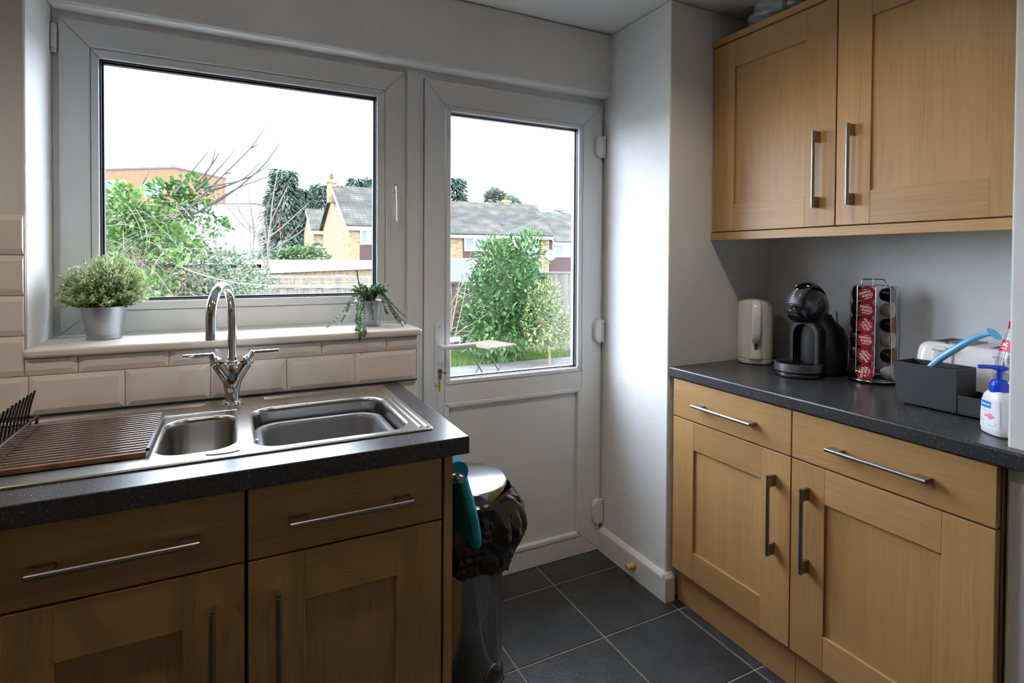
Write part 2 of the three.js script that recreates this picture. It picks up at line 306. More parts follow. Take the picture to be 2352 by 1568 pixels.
// mitred rectangular frame in the xy plane: outer and inner rectangles, between z0 and z1, as four members
function frameMembers(parent, name, o, i, z0, z1, mat, bevel = .003, joint = 0) {
  const [ox0, ox1, oy0, oy1] = o, [ix0, ix1, iy0, iy1] = i, out = [];
  const quads = [[[ox0, oy0], [ix0, iy0], [ix0, iy1], [ox0, oy1]], [[ix1, iy0], [ox1, oy0], [ox1, oy1], [ix1, iy1]], [[ox0, oy1], [ix0, iy1], [ix1, iy1], [ox1, oy1]], [[ox0, oy0], [ox1, oy0], [ix1, iy0], [ix0, iy0]]];
  for (const q of quads) out.push(part(parent, name, grainUV(extrudeXY(shapeOf(q), z0, z1 - z0, bevel), 'x'), mat));
  return out;
}
{
  const w = struct('window_1', 'white plastic framed kitchen window over the sink');
  const o = [XL, -.9101, 1.07, LINT], s0 = [-1.926, -.9095, 1.075, 1.9935], s1 = [-1.8535, -.9795, 1.1405, 1.9195], g0 = [-1.832, -1.0115, 1.1695, 1.891];
  frameMembers(w, 'frame', [XL, -.9095, 1.068, LINT + .01], [-1.925, -.91, 1.0755, 1.994], -.07, -.012, M.upvc, .002);
  frameMembers(w, 'sash', s0, s1, -.055, .0, M.upvc, .0035);
  frameMembers(w, 'glazing_bead', [s1[0] + .0006, s1[1] - .0006, s1[2] + .0006, s1[3] - .0006], g0, -.05, -.004, M.upvc, .005);
  frameMembers(w, 'gasket', [g0[0] - .001, g0[1] + .001, g0[2] - .001, g0[3] + .001], [g0[0] + .004, g0[1] - .004, g0[2] + .004, g0[3] - .004], -.02, -.010, M.gasket, .001);
  frameMembers(w, 'spacer_bar', [g0[0] - .004, g0[1] + .004, g0[2] - .004, g0[3] + .004], [g0[0] + .009, g0[1] - .009, g0[2] + .009, g0[3] - .009], -.042, -.0215, M.gasket, 0);
  part(w, 'pane', box(g0[0] - .006, g0[1] + .006, g0[2] - .006, g0[3] + .006, -.0215, -.0205, 0), M.glass);
  // mullion between window and door
  const m = part(w, 'mullion', box(-.9095, -.8345, .0, LINT + .01, -.07, -.006, .003), M.upvc);
  part(m, 'cover_strip', box(-.9005, -.8545, .0, 2.0035, -.02, .004, .003), M.upvc);
  // cockspur handle
  const h = part(w, 'handle', box(-.9575, -.9315, 1.548, 1.578, -.002, .012, .004, 'y', 3), std({ color: 0xcfcbc2, roughness: .3 }), 'cream window handle');
  part(h, 'lever', capTube([V(-.9445, 1.562, .01), V(-.9445, 1.562, .03), V(-.9445, 1.548, .036), V(-.9425, 1.5, .034), V(-.9415, 1.44, .034)], .0075, 10), std({ color: 0xcfcbc2, roughness: .3 }));
  part(h, 'screw', cylZ(-.9445, 1.571, .012, .0135, .003), M.key);
  const hg = part(w, 'hinge', box(-1.943, -1.929, 1.9, 1.972, -.012, .008, .004, 'y', 2), M.upvc);
  part(hg, 'hinge_cap', cyl(-1.936, 1.89, .003, .0065, .01, 14), M.upvc);

  const d = struct('door_1', 'white half-glazed plastic back door with lever handle');
  frameMembers(d, 'frame', [-.8345, .003, -.02, LINT + .01], [-.8325, -.0135, .0, 1.985], -.07, -.014, M.upvc, .001);
  const L = [-.832, -.014, .004, 1.9843], G = [-.7265, -.1385, .8335, 1.8705], GB = [-.746, -.119, .814, 1.890], Pn = [-.7305, -.1345, .1055, .7225], PB = [-.7505, -.1145, .0855, .7425];
  const stile = (a, b, c, e, mat = M.upvc) => part(d, 'rail', grainUV(extrudeXY(shapeOf([[a, c], [b, c], [b, e], [a, e]]), -.055, .055, .003), 'x'), mat);
  // leaf members, mitred at the outer corners
  const lm = (q, n) => part(d, n, grainUV(extrudeXY(shapeOf(q), -.055, .055, .0025), 'y'), M.upvc);
  lm([[L[0], L[2]], [PB[0], PB[2]], [PB[0], GB[3]], [L[0], L[3]]], 'stile');
  lm([[PB[1], PB[2]], [L[1], L[2]], [L[1], L[3]], [PB[1], GB[3]]], 'stile');
  lm([[L[0], L[3]], [PB[0], GB[3]], [PB[1], GB[3]], [L[1], L[3]]], 'rail');
  lm([[L[0], L[2]], [L[1], L[2]], [PB[1], PB[2]], [PB[0], PB[2]]], 'rail');
  lm([[PB[0] + .0005, PB[3]], [PB[1] - .0005, PB[3]], [PB[1] - .0005, GB[2]], [PB[0] + .0005, GB[2]]], 'rail');
  frameMembers(d, 'glazing_bead', GB, G, -.05, .004, M.upvc, .006);
  frameMembers(d, 'gasket', [G[0] - .002, G[1] + .002, G[2] - .002, G[3] + .002], [G[0] + .0018, G[1] - .0018, G[2] + .0018, G[3] - .0018], -.025, -.006, M.gasket, 0);
  frameMembers(d, 'spacer_bar', [G[0] - .004, G[1] + .004, G[2] - .004, G[3] + .004], [G[0] + .006, G[1] - .006, G[2] + .006, G[3] - .006], -.045, -.0255, M.spacer, 0);
  part(d, 'pane', box(G[0] - .005, G[1] + .005, G[2] - .005, G[3] + .005, -.0265, -.0255, 0), M.glass);
  frameMembers(d, 'glazing_bead', PB, Pn, -.05, .004, M.upvc, .006);
  part(d, 'panel', box(Pn[0] - .004, Pn[1] + .004, Pn[2] - .004, Pn[3] + .004, -.05, -.012, 0), M.upvcPanel);
  // lever handle
  const px = -.773, plate = new THREE.Shape(), hw = .0175, y0 = .815, y1 = 1.062;
  plate.absarc(px, y1 - hw, hw, 0, Math.PI); plate.absarc(px, y0 + hw, hw, Math.PI, 2 * Math.PI);
  const bp = part(d, 'handle_plate', extrudeXY(plate, .0, .009, .003), M.upvc);
  part(bp, 'screw', cylZ(px, y1 - .02, .008, .0095, .0028), M.key);
  part(bp, 'lever', (() => { const g = capTube([V(px, .968, .006), V(px, .968, .03), V(px + .003, .968, .046), V(px + .016, .969, .055), V(px + .06, .97, .056), V(px + .128, .9705, .055)], .0095, 14, 40); return g; })(), M.upvc);
  part(bp, 'lock_cylinder', extrudeXY((() => { const s = new THREE.Shape(); s.absarc(px, .873, .0085, -.6, Math.PI + .6); s.lineTo(px - .005, .845); s.absarc(px, .845, .005, Math.PI, 2 * Math.PI); return s; })(), .006, .01, .001), M.key);
  part(d, 'outside_lever', capTube([V(px, .972, -.055), V(px, .972, -.1), V(px + .02, .972, -.108), V(px + .128, .972, -.108)], .0095, 12, 30), M.upvc);
  for (const [a, b] of [[1.75, 1.853], [.934, 1.04], [.126, .237]]) {
    const s = new THREE.Shape(); s.moveTo(-.02, a + .012); s.lineTo(-.02, b - .012); s.lineTo(-.028, b); s.quadraticCurveTo(-.052, b - .002, -.056, b - .03); s.lineTo(-.056, a + .03); s.quadraticCurveTo(-.052, a + .002, -.028, a);
    const hgd = part(d, 'hinge', extrudeXY(s, -.002, .022, .005), M.upvc);
    part(hgd, 'hinge_pin', cyl(-.0125, a + .004, .0095, .009, b - a - .008, 14), M.upvc);
    part(hgd, 'hinge_knuckle', cyl(-.0125, b - .022, .0095, .0094, .0012, 14), M.gasket);
  }
  const k = thing('door_key', 'door key with yellow plastic fob hanging in the lock', 'key', [px, .868, .016]);
  part(k, 'key', merge([box(px - .0015, px + .0015, .866, .871, .014, .03, 0), box(px + .0, px + .022, .8655, .8715, .027, .0295, .001)]), M.key);
  part(k, 'key_ring', (() => { const g = new THREE.TorusGeometry(.0115, .0008, 6, 24); g.rotateY(.3); g.translate(px - .002, .853, .024); return g; })(), M.wire);
  part(k, 'fob', extrudeXY((() => { const s = new THREE.Shape(); s.absarc(px + .002, .834, .004, 0, Math.PI); s.lineTo(px + .0005, .792); s.lineTo(px + .0105, .791); s.lineTo(px + .006, .834); return s; })(), .022, .004, .001), M.fob);
  part(k, 'spare_key', box(px - .005, px - .002, .795, .842, .019, .0205, 0), M.key);
}
// ───────────────────────── fitted units ─────────────────────────
const pick = () => M.oak[(rnd() * 3) | 0];
// Doors are drawn in a local frame (a along the run, y up, n out of the door), then mapped by `map(a,y,n)`.
// facing 'z': run along +x, front at z=face (n -> +z). facing 'x': run along +z, front at x=face (n -> -x).
function unitBox(f, a0, a1, y0, y1, n0, n1, r, grain) {
  if (f.dir === 'z') return box(a0, a1, y0, y1, f.face + n0, f.face + n1, r, grain === 'a' ? 'x' : 'y');
  return box(f.face - n1, f.face - n0, y0, y1, a0, a1, r, grain === 'a' ? 'z' : 'y');
}
const unitP = (f, a, y, n) => f.dir === 'z' ? V(a, y, f.face + n) : V(f.face - n, y, a);
function barHandle(parent, f, a, y, len, vertical) {
  const off = .031, r = .0058, fo = .036, h = len / 2;
  const E = vertical ? [unitP(f, a, y - h, off), unitP(f, a, y + h, off)] : [unitP(f, a - h, y, off), unitP(f, a + h, y, off)];
  const rod = capTube(E, r, 14);
  const feet = [-1, 1].map((s) => { const c0 = s * h - (s > 0 ? fo : 0), c1 = c0 + fo; return vertical ? unitBox(f, a - .0042, a + .0042, y + c0, y + c1, 0, off - .001, .0008, 'y') : unitBox(f, a + c0, a + c1, y - .0042, y + .0042, 0, off - .001, .0008, 'a'); });
  const hd = part(parent, 'handle', rod, M.handle, 'brushed steel bar handle');
  for (const g of feet) part(hd, 'handle_foot', g, M.handle);
  return hd;
}
const DT = .02;                                                             // door thickness; front surface is n = 0
function shakerDoor(parent, f, a0, a1, y0, y1, hinge, handleY) {
  const d = sub(parent, 'door'), s = .1035, r = .1;
  part(d, 'stile', unitBox(f, a0, a0 + s, y0, y1, -DT, 0, .0015, 'y'), pick());
  part(d, 'stile', unitBox(f, a1 - s, a1, y0, y1, -DT, 0, .0015, 'y'), pick());
  part(d, 'rail', unitBox(f, a0 + s, a1 - s, y1 - r, y1, -DT, -.0002, .0008, 'a'), pick());
  part(d, 'rail', unitBox(f, a0 + s, a1 - s, y0, y0 + r, -DT, -.0002, .0008, 'a'), pick());
  part(d, 'panel', unitBox(f, a0 + s - .004, a1 - s + .004, y0 + r - .004, y1 - r + .004, -DT + .002, -.0085, 0, 'y'), pick());
  const c = hinge === 'left' ? a1 - .0535 : a0 + .0535;
  // handle as deep as the levels allow: a mesh of the door
  const off = .031, h = .1235, rod = capTube([unitP(f, c, handleY - h, off), unitP(f, c, handleY + h, off)], .0058, 14), fo = .036;
  const feet = [handleY - h, handleY + h - fo].map((q) => unitBox(f, c - .0042, c + .0042, q, q + fo, 0, off - .001, .0008, 'y'));
  part(d, 'handle', merge([rod, ...feet]), M.handle, 'brushed steel bar handle');
  return d;
}
function drawerFront(parent, f, a0, a1, y0, y1) {
  const d = part(parent, 'drawer_front', unitBox(f, a0, a1, y0, y1, -DT, 0, .0015, 'a'), pick());
  const off = .031, h = .1245, c = (a0 + a1) / 2, y = y0 + (y1 - y0) * .47, fo = .036, rod = capTube([unitP(f, c - h, y, off), unitP(f, c + h, y, off)], .0058, 14);
  const feet = [c - h, c + h - fo].map((q) => unitBox(f, q, q + fo, y - .0042, y + .0042, 0, off - .001, .0008, 'a'));
  part(d, 'handle', merge([rod, ...feet]), M.handle, 'brushed steel bar handle');
}
function carcass(parent, f, a0, a1, y0, y1, depth, open = false) {
  const t = .018, n0 = -DT - .002, nb = n0 - depth, L = [];
  L.push(unitBox(f, a0, a0 + t, y0, y1, nb, n0, 0, 'y'), unitBox(f, a1 - t, a1, y0, y1, nb, n0, 0, 'y'), unitBox(f, a0 + t, a1 - t, y0, y0 + t, nb, n0, 0, 'a'), unitBox(f, a0 + t, a1 - t, y0 + t, y1, nb, nb + .008, 0, 'y'));
  if (!open) L.push(unitBox(f, a0 + t, a1 - t, y1 - t, y1, nb, n0, 0, 'a'));
  part(parent, 'carcass', merge(L), M.oakCarcass);
}
const LF = { dir: 'z', face: .83 }, RF = { dir: 'x', face: .0135 }, UF = { dir: 'x', face: .217 };
{
  const lab = ['oak base cabinet below the sink bowls, next to the bin', 'oak base cabinet below the draining board of the sink', 'oak base cabinet beyond the draining board end of the sink'];
  [[-1.4535, -1.0535], [-1.8575, -1.4575], [-2.2615, -1.8615]].forEach(([a0, a1], i) => {
    const t = thing('base_cabinet', lab[i], 'cabinet', [(a0 + a1) / 2, 0, .55], 'oak base cabinets');
    carcass(t, LF, a0, a1, .14, .855, .54, true);
    drawerFront(t, LF, a0 + .0015, a1 - .0015, .7125, .852);
    shakerDoor(t, LF, a0 + .0015, a1 - .0015, .14, .708, i === 0 ? 'right' : 'left', .518);
    part(t, 'plinth', box(a0, a1, 0, .138, .76, .777, .001, 'x'), pick());
  });
  const ep = thing('end_panel', 'oak end panel closing the sink run beside the bin', 'panel', [-1.0405, 0, .54]);
  part(ep, 'board', box(-1.0495, -1.0295, 0, .8555, .24, .832, .001, 'y'), pick());

  const labR = ['oak base cabinet at the pier end, under the kettle', 'oak base cabinet at the far wall end, under the black sink caddy'];
  const labU = ['oak wall cabinet against the pier, above the kettle', 'oak wall cabinet beside the wall end, above the toaster'];
  [[.4285, .9255], [.9265, 1.4235]].forEach(([a0, a1], i) => {
    const t = thing('base_cabinet', labR[i], 'cabinet', [.28, 0, (a0 + a1) / 2], 'oak base cabinets');
    carcass(t, RF, a0, a1, .136, .855, .48);
    drawerFront(t, RF, a0 + .0015, a1 - .0015, .7175, .8555);
    shakerDoor(t, RF, a0 + .0015, a1 - .0015, .136, .713, i === 0 ? 'left' : 'right', .522);
    part(t, 'plinth', box(.045, .062, 0, .135, a0 - (i ? 0 : .0), a1, .001, 'z'), pick());
  });
  [[.4165, .9175], [.9185, 1.4195]].forEach(([a0, a1], i) => {
    const t = thing('wall_cabinet', labU[i], 'cabinet', [.38, 1.4129, (a0 + a1) / 2], 'oak wall cabinets');
    carcass(t, UF, a0, a1, 1.4129, 2.137, .29);
    shakerDoor(t, UF, a0 + .0015, a1 - .0015, 1.4155, 2.134, i === 0 ? 'left' : 'right', 1.5975);
  });
  const co = thing('cornice', 'oak cornice strip along the top of the wall cabinets', 'cornice', [.37, 2.138, .92]);
  part(co, 'moulding', box(.212, .545, 2.1385, 2.1625, .416, 1.422, .002, 'z'), pick());
  const pl = thing('light_rail', 'oak light rail strip along the bottom of the wall cabinets', 'rail', [.22, 1.3817, .92]);
  part(pl, 'moulding', box(.214, .236, 1.3817, 1.4115, .4145, 1.422, .0015, 'z'), pick());
}
// ── worktops ──
const WT = .8975;
{
  const SX0 = -2.05, SX1 = -1.052, SZ0 = .262, SZ1 = .768;
  const hole = rrect(SX0 + .012, SX1 - .012, SZ0 + .012, SZ1 - .012, .02, 4);
  const g = prismY([[-2.75, ZW], [-.9955, ZW], [-.9955, .8484], [-2.75, .8484]], WT - .04, WT, .0022, [hole]);
  const w1 = single('worktop', 'dark speckled worktop holding the sink', 'worktop', grainUV(g, 'x', [.1, .2]), M.worktop);
  const s = prismY([[.0055, PIER + .001], [ALC, PIER + .001], [ALC, NIBZ - .001], [NIBX - .001, NIBZ - .001], [NIBX - .001, 1.78], [.0055, 1.78]], WT - .038, WT, .005);
  single('worktop', 'dark speckled worktop under the coffee machine and kettle', 'worktop', grainUV(s, 'z', [.4, .6]), M.worktop);

  // ── inset sink ──
  const sk = thing('kitchen_sink', 'stainless steel one-and-a-half bowl inset sink with drainer', 'sink', [-1.55, WT, .515]);
  const Y = WT + .0035;
  const big = [-1.4425, -1.092, .392, .742, .062], small = [-1.628, -1.467, .418, .714, .06], drn = [-2.035, -1.655, .335, .705, .03];
  const ring = (b, o, y, n = 10) => rrect(b[0] + o, b[1] - o, b[2] + o, b[3] - o, Math.max(.006, b[4] - o), n).map(([x, z]) => V(x, y, z));
  const flat = (b, n = 10) => rrect(b[0], b[1], b[2], b[3], b[4], n);
  const deck = prismY(rrect(SX0, SX1, SZ0, SZ1, .012, 5), WT + .0003, Y, .0012, [flat(big), flat(small), flat(drn)]);
  part(sk, 'deck', deck, M.steel);
  const bowl = (b, dp) => loft([ring(b, 0, Y - .0005), ring(b, .004, Y - .0012), ring(b, .008, Y - .005), ring(b, .0105, Y - .014), ring(b, .016, Y - dp + .03), ring(b, .022, Y - dp + .01), ring(b, .036, Y - dp), ring(b, b[4] + .01, Y - dp - .002)], false, true);
  const mb = part(sk, 'main_bowl', bowl(big, .165), M.steel);
  part(mb, 'waste', lathe([[0, 0], [.035, 0], [.042, .004], [.044, .003]], -1.27, Y - .167, .55, 24), M.chrome);
  const hb = part(sk, 'half_bowl', bowl(small, .135), M.steel);
  part(hb, 'waste', lathe([[0, 0], [.035, 0], [.042, .004], [.044, .003]], -1.548, Y - .137, .56, 24), M.chrome);
  part(sk, 'drainer', loft([ring(drn, 0, Y - .0005), ring(drn, .004, Y - .002), ring(drn, .012, Y - .009), ring(drn, .03, Y - .011)], false, true), M.steel);
  const ridge = (x0, x1, z0, z1) => part(sk, 'ridge', (() => { const h = x1 - x0 > z1 - z0; const r = .0045; const t = capTube(h ? [V(x0, Y - .0025, (z0 + z1) / 2), V(x1, Y - .0025, (z0 + z1) / 2)] : [V((x0 + x1) / 2, Y - .0025, z0), V((x0 + x1) / 2, Y - .0025, z1)], r, 12); return t; })(), M.steel);
  ridge(-1.079, -1.079, .29, .745); ridge(-1.064, -1.064, .285, .75);
  ridge(-1.40, -1.075, .298, .298); ridge(-1.40, -1.072, .281, .281);
  ridge(-2.03, -1.545, .286, .286); ridge(-2.03, -1.545, .302, .302); ridge(-1.66, -1.47, .385, .385);
  ridge(-2.03, -1.07, .7615, .7615);
  for (let i = 0; i < 12; i++) part(sk, 'drainer_rib', capTube([V(-2.0, Y - .010, .36 + i * .029), V(-1.68, Y - .012, .36 + i * .029)], .004, 8), M.steel);
  part(sk, 'brand_plate', (() => { const e = new THREE.Shape(); e.absellipse(0, 0, .032, .012, 0, Math.PI * 2); const q = extrudeXY(e, 0, .0022, .0008); q.rotateX(-Math.PI / 2); q.translate(-1.497, Y, .7325); return q; })(), M.steelBrushed);
  part(sk, 'overflow_rivet', (() => { const q = new THREE.SphereGeometry(.0055, 12, 8); q.translate(-1.4305, Y - .02, .62); return q; })(), M.chrome);

  const wb = thing('washing_up_bowl', 'grey plastic washing-up bowl standing in the main sink bowl', 'bowl', [-1.27, Y - .165, .56]);
  const B = [-1.42, -1.122, .443, .716, .055], wr = (o, y) => ring(B, o, y);
  part(wb, 'bowl', loft([wr(.03, Y - .163), wr(.012, Y - .15), wr(.004, Y - 0.0720), wr(-.002, Y - 0.0440), wr(-.008, Y - 0.0400), wr(-.009, Y - 0.0360), wr(-.004, Y - 0.0330), wr(.004, Y - 0.0350), wr(.009, Y - 0.0470), wr(.018, Y - .14), wr(.032, Y - .155)], true, true), M.washBowl);
  part(wb, 'rim', loft([wr(-.010, Y - 0.0420), wr(-.0125, Y - 0.0370), wr(-.010, Y - 0.0325), wr(-.002, Y - 0.0310), wr(.004, Y - 0.0335)]), M.washBowl);

  // ── mixer tap ──
  const tx = -1.481, tz = .316, tp = thing('mixer_tap', 'chrome swan-neck mixer tap with two side levers', 'tap', [tx, Y, tz]);
  part(tp, 'base_collar', lathe([[0, 0], [.0275, 0], [.0275, .004], [.0245, .0055], [.0245, .0085], [.0225, .0105], [0, .0105]], tx, Y, tz, 36), M.chrome);
  // Y body by marching over a smooth union, lofted as three arms
  const arm = (p, q, r0, r1) => { const L = []; for (let i = 0; i <= 14; i++) { const t = i / 14; L.push([p.clone().lerp(q, t), r0 + (r1 - r0) * t]); } return L; };
  const sdf = (P) => { const cap = (a, b, ra, rb) => { const pa = P.clone().sub(a), ba = b.clone().sub(a), h = Math.max(0, Math.min(1, pa.dot(ba) / ba.lengthSq())); return pa.sub(ba.multiplyScalar(h)).length() - (ra + (rb - ra) * h); };
    const sm = (a, b, k) => { const h = Math.max(k - Math.abs(a - b), 0) / k; return Math.min(a, b) - h * h * k * .25; };
    let d = cap(V(0, .004, 0), V(0, .045, 0), .0185, .0175); d = sm(d, cap(V(0, .045, 0), V(-.0335, .100, 0), .0165, .0155), .012); d = sm(d, cap(V(0, .045, 0), V(.0335, .100, 0), .0165, .0155), .012); d = sm(d, cap(V(0, .05, 0), V(0, .100, -.004), .0125, .0125), .006); return d; };
  { // surface nets on a small grid
    const n = [46, 52, 26], lo = V(-.056, -.02, -.026), c = .0025, val = new Float32Array(n[0] * n[1] * n[2]), id = (i, j, k) => (k * n[1] + j) * n[0] + i;
    for (let k = 0; k < n[2]; k++) for (let j = 0; j < n[1]; j++) for (let i = 0; i < n[0]; i++) val[id(i, j, k)] = sdf(V(lo.x + i * c, lo.y + j * c, lo.z + k * c));
    const vid = new Int32Array(val.length).fill(-1), pos = [], idx = [];
    for (let k = 0; k < n[2] - 1; k++) for (let j = 0; j < n[1] - 1; j++) for (let i = 0; i < n[0] - 1; i++) {
      let m = 0, s = V(0, 0, 0); const e = (a, b) => { const va = val[id(i + a[0], j + a[1], k + a[2])], vb = val[id(i + b[0], j + b[1], k + b[2])]; if ((va < 0) !== (vb < 0)) { const t = va / (va - vb); s.add(V(i + a[0] + (b[0] - a[0]) * t, j + a[1] + (b[1] - a[1]) * t, k + a[2] + (b[2] - a[2]) * t)); m++; } };
      for (let a = 0; a < 8; a++) for (let b = 0; b < 3; b++) if (!(a >> b & 1)) { const A = [a & 1, a >> 1 & 1, a >> 2 & 1], B2 = A.slice(); B2[b] = 1; e(A, B2); }
      if (m) { s.divideScalar(m); vid[id(i, j, k)] = pos.length / 3; pos.push(lo.x + s.x * c, lo.y + s.y * c, lo.z + s.z * c); }
    }
    for (let k = 1; k < n[2] - 1; k++) for (let j = 1; j < n[1] - 1; j++) for (let i = 1; i < n[0] - 1; i++) {
      const v0 = val[id(i, j, k)] < 0; const Q = (a, b, cc, d, fl) => { if ([a, b, cc, d].some((q) => q < 0)) return; fl ? idx.push(a, b, cc, a, cc, d) : idx.push(a, cc, b, a, d, cc); };
      if (v0 !== (val[id(i + 1, j, k)] < 0)) Q(vid[id(i, j - 1, k - 1)], vid[id(i, j, k - 1)], vid[id(i, j, k)], vid[id(i, j - 1, k)], v0);
      if (v0 !== (val[id(i, j + 1, k)] < 0)) Q(vid[id(i - 1, j, k - 1)], vid[id(i - 1, j, k)], vid[id(i, j, k)], vid[id(i, j, k - 1)], v0);
      if (v0 !== (val[id(i, j, k + 1)] < 0)) Q(vid[id(i - 1, j - 1, k)], vid[id(i, j - 1, k)], vid[id(i, j, k)], vid[id(i - 1, j, k)], v0);
    }
    const nor = [], q = V(0, 0, 0), h = .0006;
    for (let i = 0; i < pos.length; i += 3) { const p = V(pos[i], pos[i + 1], pos[i + 2]); q.set(sdf(V(p.x + h, p.y, p.z)) - sdf(V(p.x - h, p.y, p.z)), sdf(V(p.x, p.y + h, p.z)) - sdf(V(p.x, p.y - h, p.z)), sdf(V(p.x, p.y, p.z + h)) - sdf(V(p.x, p.y, p.z - h))).normalize(); nor.push(q.x, q.y, q.z); }
    const g2 = new THREE.BufferGeometry(); g2.setAttribute('position', new THREE.Float32BufferAttribute(pos, 3)); g2.setAttribute('normal', new THREE.Float32BufferAttribute(nor, 3)); g2.setIndex(idx); g2.translate(tx, Y + .008, tz);
    part(tp, 'body', g2, M.chrome);
  }
  const by = Y + .008;
  for (const s of [-1, 1]) {
    const q = new THREE.Quaternion().setFromUnitVectors(V(0, 1, 0), V(s * .52, .854, 0).normalize()), at0 = V(tx + s * .0355, by + .1035, tz);
    const put = (g) => { g.applyQuaternion(q); g.translate(at0.x, at0.y, at0.z); return g; };
    const cap = part(tp, 'valve_cap', put(lathe([[0, .004], [.0150, .004], [.0165, .006], [.0165, .010], [.0145, .012], [.0125, .0125], [.0125, .018], [.0085, .0185], [.0085, .034], [.0075, .0355], [0, .0355]], 0, 0, 0, 28)), M.chrome);
    const st = V(tx + s * .050, by + .129, tz + .0);
    const dir = s < 0 ? V(-.066, .0025, .012) : V(.068, .003, .012);
    part(tp, 'lever', merge([cone(st, st.clone().add(dir), .0068, .0058, 14)]), M.chrome);
  }
  const end = onZ(484, 781, .50), top = Y + .255;
  const R0 = V(tx, by + .1, tz - .004), pts = [R0, V(tx, by + .18, tz - .004), V(tx, Y + .245, tz - .002)];
  const ex = end.x, ez = end.z, arc = [];
  for (let i = 0; i <= 12; i++) { const a = Math.PI * (i / 12), t = (1 - Math.cos(a)) / 2; arc.push(V(tx + (ex - tx) * t, Y + .245 + .083 * Math.sin(a), tz - .002 + (ez - tz) * t)); }
  part(tp, 'spout', capTube([R0, V(tx, Y + .2, tz - .003), ...arc, V(ex, (end.y + Y + .245) / 2, ez), end], .0118, 18, 90), M.chrome);
  part(tp, 'spout_collar', lathe([[.0115, 0], [.0155, 0], [.0155, .008], [.0135, .0095], [.0118, .0095]], tx, by + .102, tz - .004, 24), M.chrome);

  // ── draining tray of rods, dish rack ──
  const dt = thing('draining_tray', 'brown draining tray with thin steel rods beside the half bowl', 'draining tray', [-1.87, WT, .54]);
  const tyy = .9165, x0 = -2.028, x1 = -1.632, z0 = .388, z1 = .69;
  part(dt, 'tray_board', box(x0, x1 - .002, tyy - .016, tyy - .0052, z0, z1 + .006, .002, 'x'), M.board, 'brown tray base');
  for (let i = 0; i < 17; i++) { const z = z0 + .006 + (z1 - z0 - .012) * i / 16; part(dt, 'rod', cylX(x0, x1 + .004, tyy - .0035, z, .0016, 8), M.wire); }
  part(dt, 'end_strip', box(x1 - .004, x1 + .003, tyy - .0055, tyy + .0005, z0, z1, .001, 'z'), M.blackPlastic, 'black rubber end strip');
  for (const [x, z] of [[x1 - .05, z0 + .03], [x1 - .05, z1 - .03], [x0 + .05, z1 - .03], [x0 + .05, z0 + .03]]) part(dt, 'foot', box(x - .02, x + .02, Y - .006, tyy - .016, z - .012, z + .012, .002), M.blackPlastic);

  const dr = thing('dish_rack', 'black wire dish rack with upright prongs on the draining tray', 'dish rack', [-2.0, tyy, .5]);
  const ry = .936, rx1 = -1.88, rx0 = -2.02, rz0 = .395, rz1 = .66;
  part(dr, 'frame', tube([V(rx1, ry, rz0), V(rx1, ry, rz1), V(rx0, ry, rz1), V(rx0, ry, rz0), V(rx1, ry, rz0)].flatMap((p, i, a) => i < a.length - 1 ? [p, p.clone().lerp(a[i + 1], .06), p.clone().lerp(a[i + 1], .5), p.clone().lerp(a[i + 1], .94)] : []), .0032, 8, 120, true), M.blackWire);
  part(dr, 'lower_rail', tube([V(rx1 - .012, tyy + .003, rz0), V(rx0, tyy + .003, rz0)], .0028, 8), M.blackWire);
  part(dr, 'lower_rail', tube([V(rx1 - .012, tyy + .003, rz1), V(rx0, tyy + .003, rz1)], .0028, 8), M.blackWire);
  part(dr, 'upright', tube([V(rx1, ry, rz0), V(rx1 - .002, tyy + .002, rz0)], .003, 8), M.blackWire);
  part(dr, 'upright', tube([V(rx1, ry, rz1), V(rx1 - .002, tyy + .002, rz1)], .003, 8), M.blackWire);
  for (let i = 0; i < 10; i++) { const z = rz0 + .012 + i * .0235; part(dr, 'prong', capTube([V(rx1 - .016, tyy + .003, z), V(rx1 - .010, tyy + .045, z), V(rx1 - .001, .998, z)], .0022, 7, 6), M.blackWire); }
}
// ───────────────────────── leaves ─────────────────────────
class Leaves {
  constructor() { this.p = []; this.i = []; this.c = []; }
  add(b, dir, up, len, wid, col, fold = .18, droop = .12) {
    const d = dir.clone().normalize(), s = V(0, 0, 0).crossVectors(d, up).normalize(); if (s.lengthSq() < .1) s.set(1, 0, 0); const n = V(0, 0, 0).crossVectors(s, d).normalize();
    const k = this.p.length / 3, P = (f, w, h) => { const q = b.clone().addScaledVector(d, len * f).addScaledVector(s, wid * w).addScaledVector(n, h); this.p.push(q.x, q.y, q.z); this.c.push(col[0], col[1], col[2]); };
    P(0, 0, 0); P(.45, .5, wid * fold); P(.45, 0, 0); P(.45, -.5, wid * fold); P(.8, .36, wid * fold * .7 - len * droop * .5); P(.8, -.36, wid * fold * .7 - len * droop * .5); P(1, 0, -len * droop);
    this.i.push(k, k + 2, k + 1, k, k + 3, k + 2, k + 1, k + 2, k + 4, k + 2, k + 3, k + 5, k + 2, k + 6, k + 4, k + 2, k + 5, k + 6);
  }
  geo() { const g = new THREE.BufferGeometry(); g.setAttribute('position', new THREE.Float32BufferAttribute(this.p, 3)); g.setAttribute('color', new THREE.Float32BufferAttribute(this.c, 3)); g.setIndex(this.i); g.computeVertexNormals(); g.setAttribute('uv', new THREE.Float32BufferAttribute(new Float32Array(this.p.length / 3 * 2), 2)); return g; }
}
const leafMat = (rough = .5, tr = .3, sp = 1) => phys({ specularIntensity: sp, color: 0xffffff, vertexColors: true, roughness: rough, transmission: tr, thickness: 0, side: THREE.DoubleSide });
const sph = (r) => { const z = r() * 2 - 1, a = r() * Math.PI * 2, s = Math.sqrt(1 - z * z); return V(s * Math.cos(a), z, s * Math.sin(a)); };

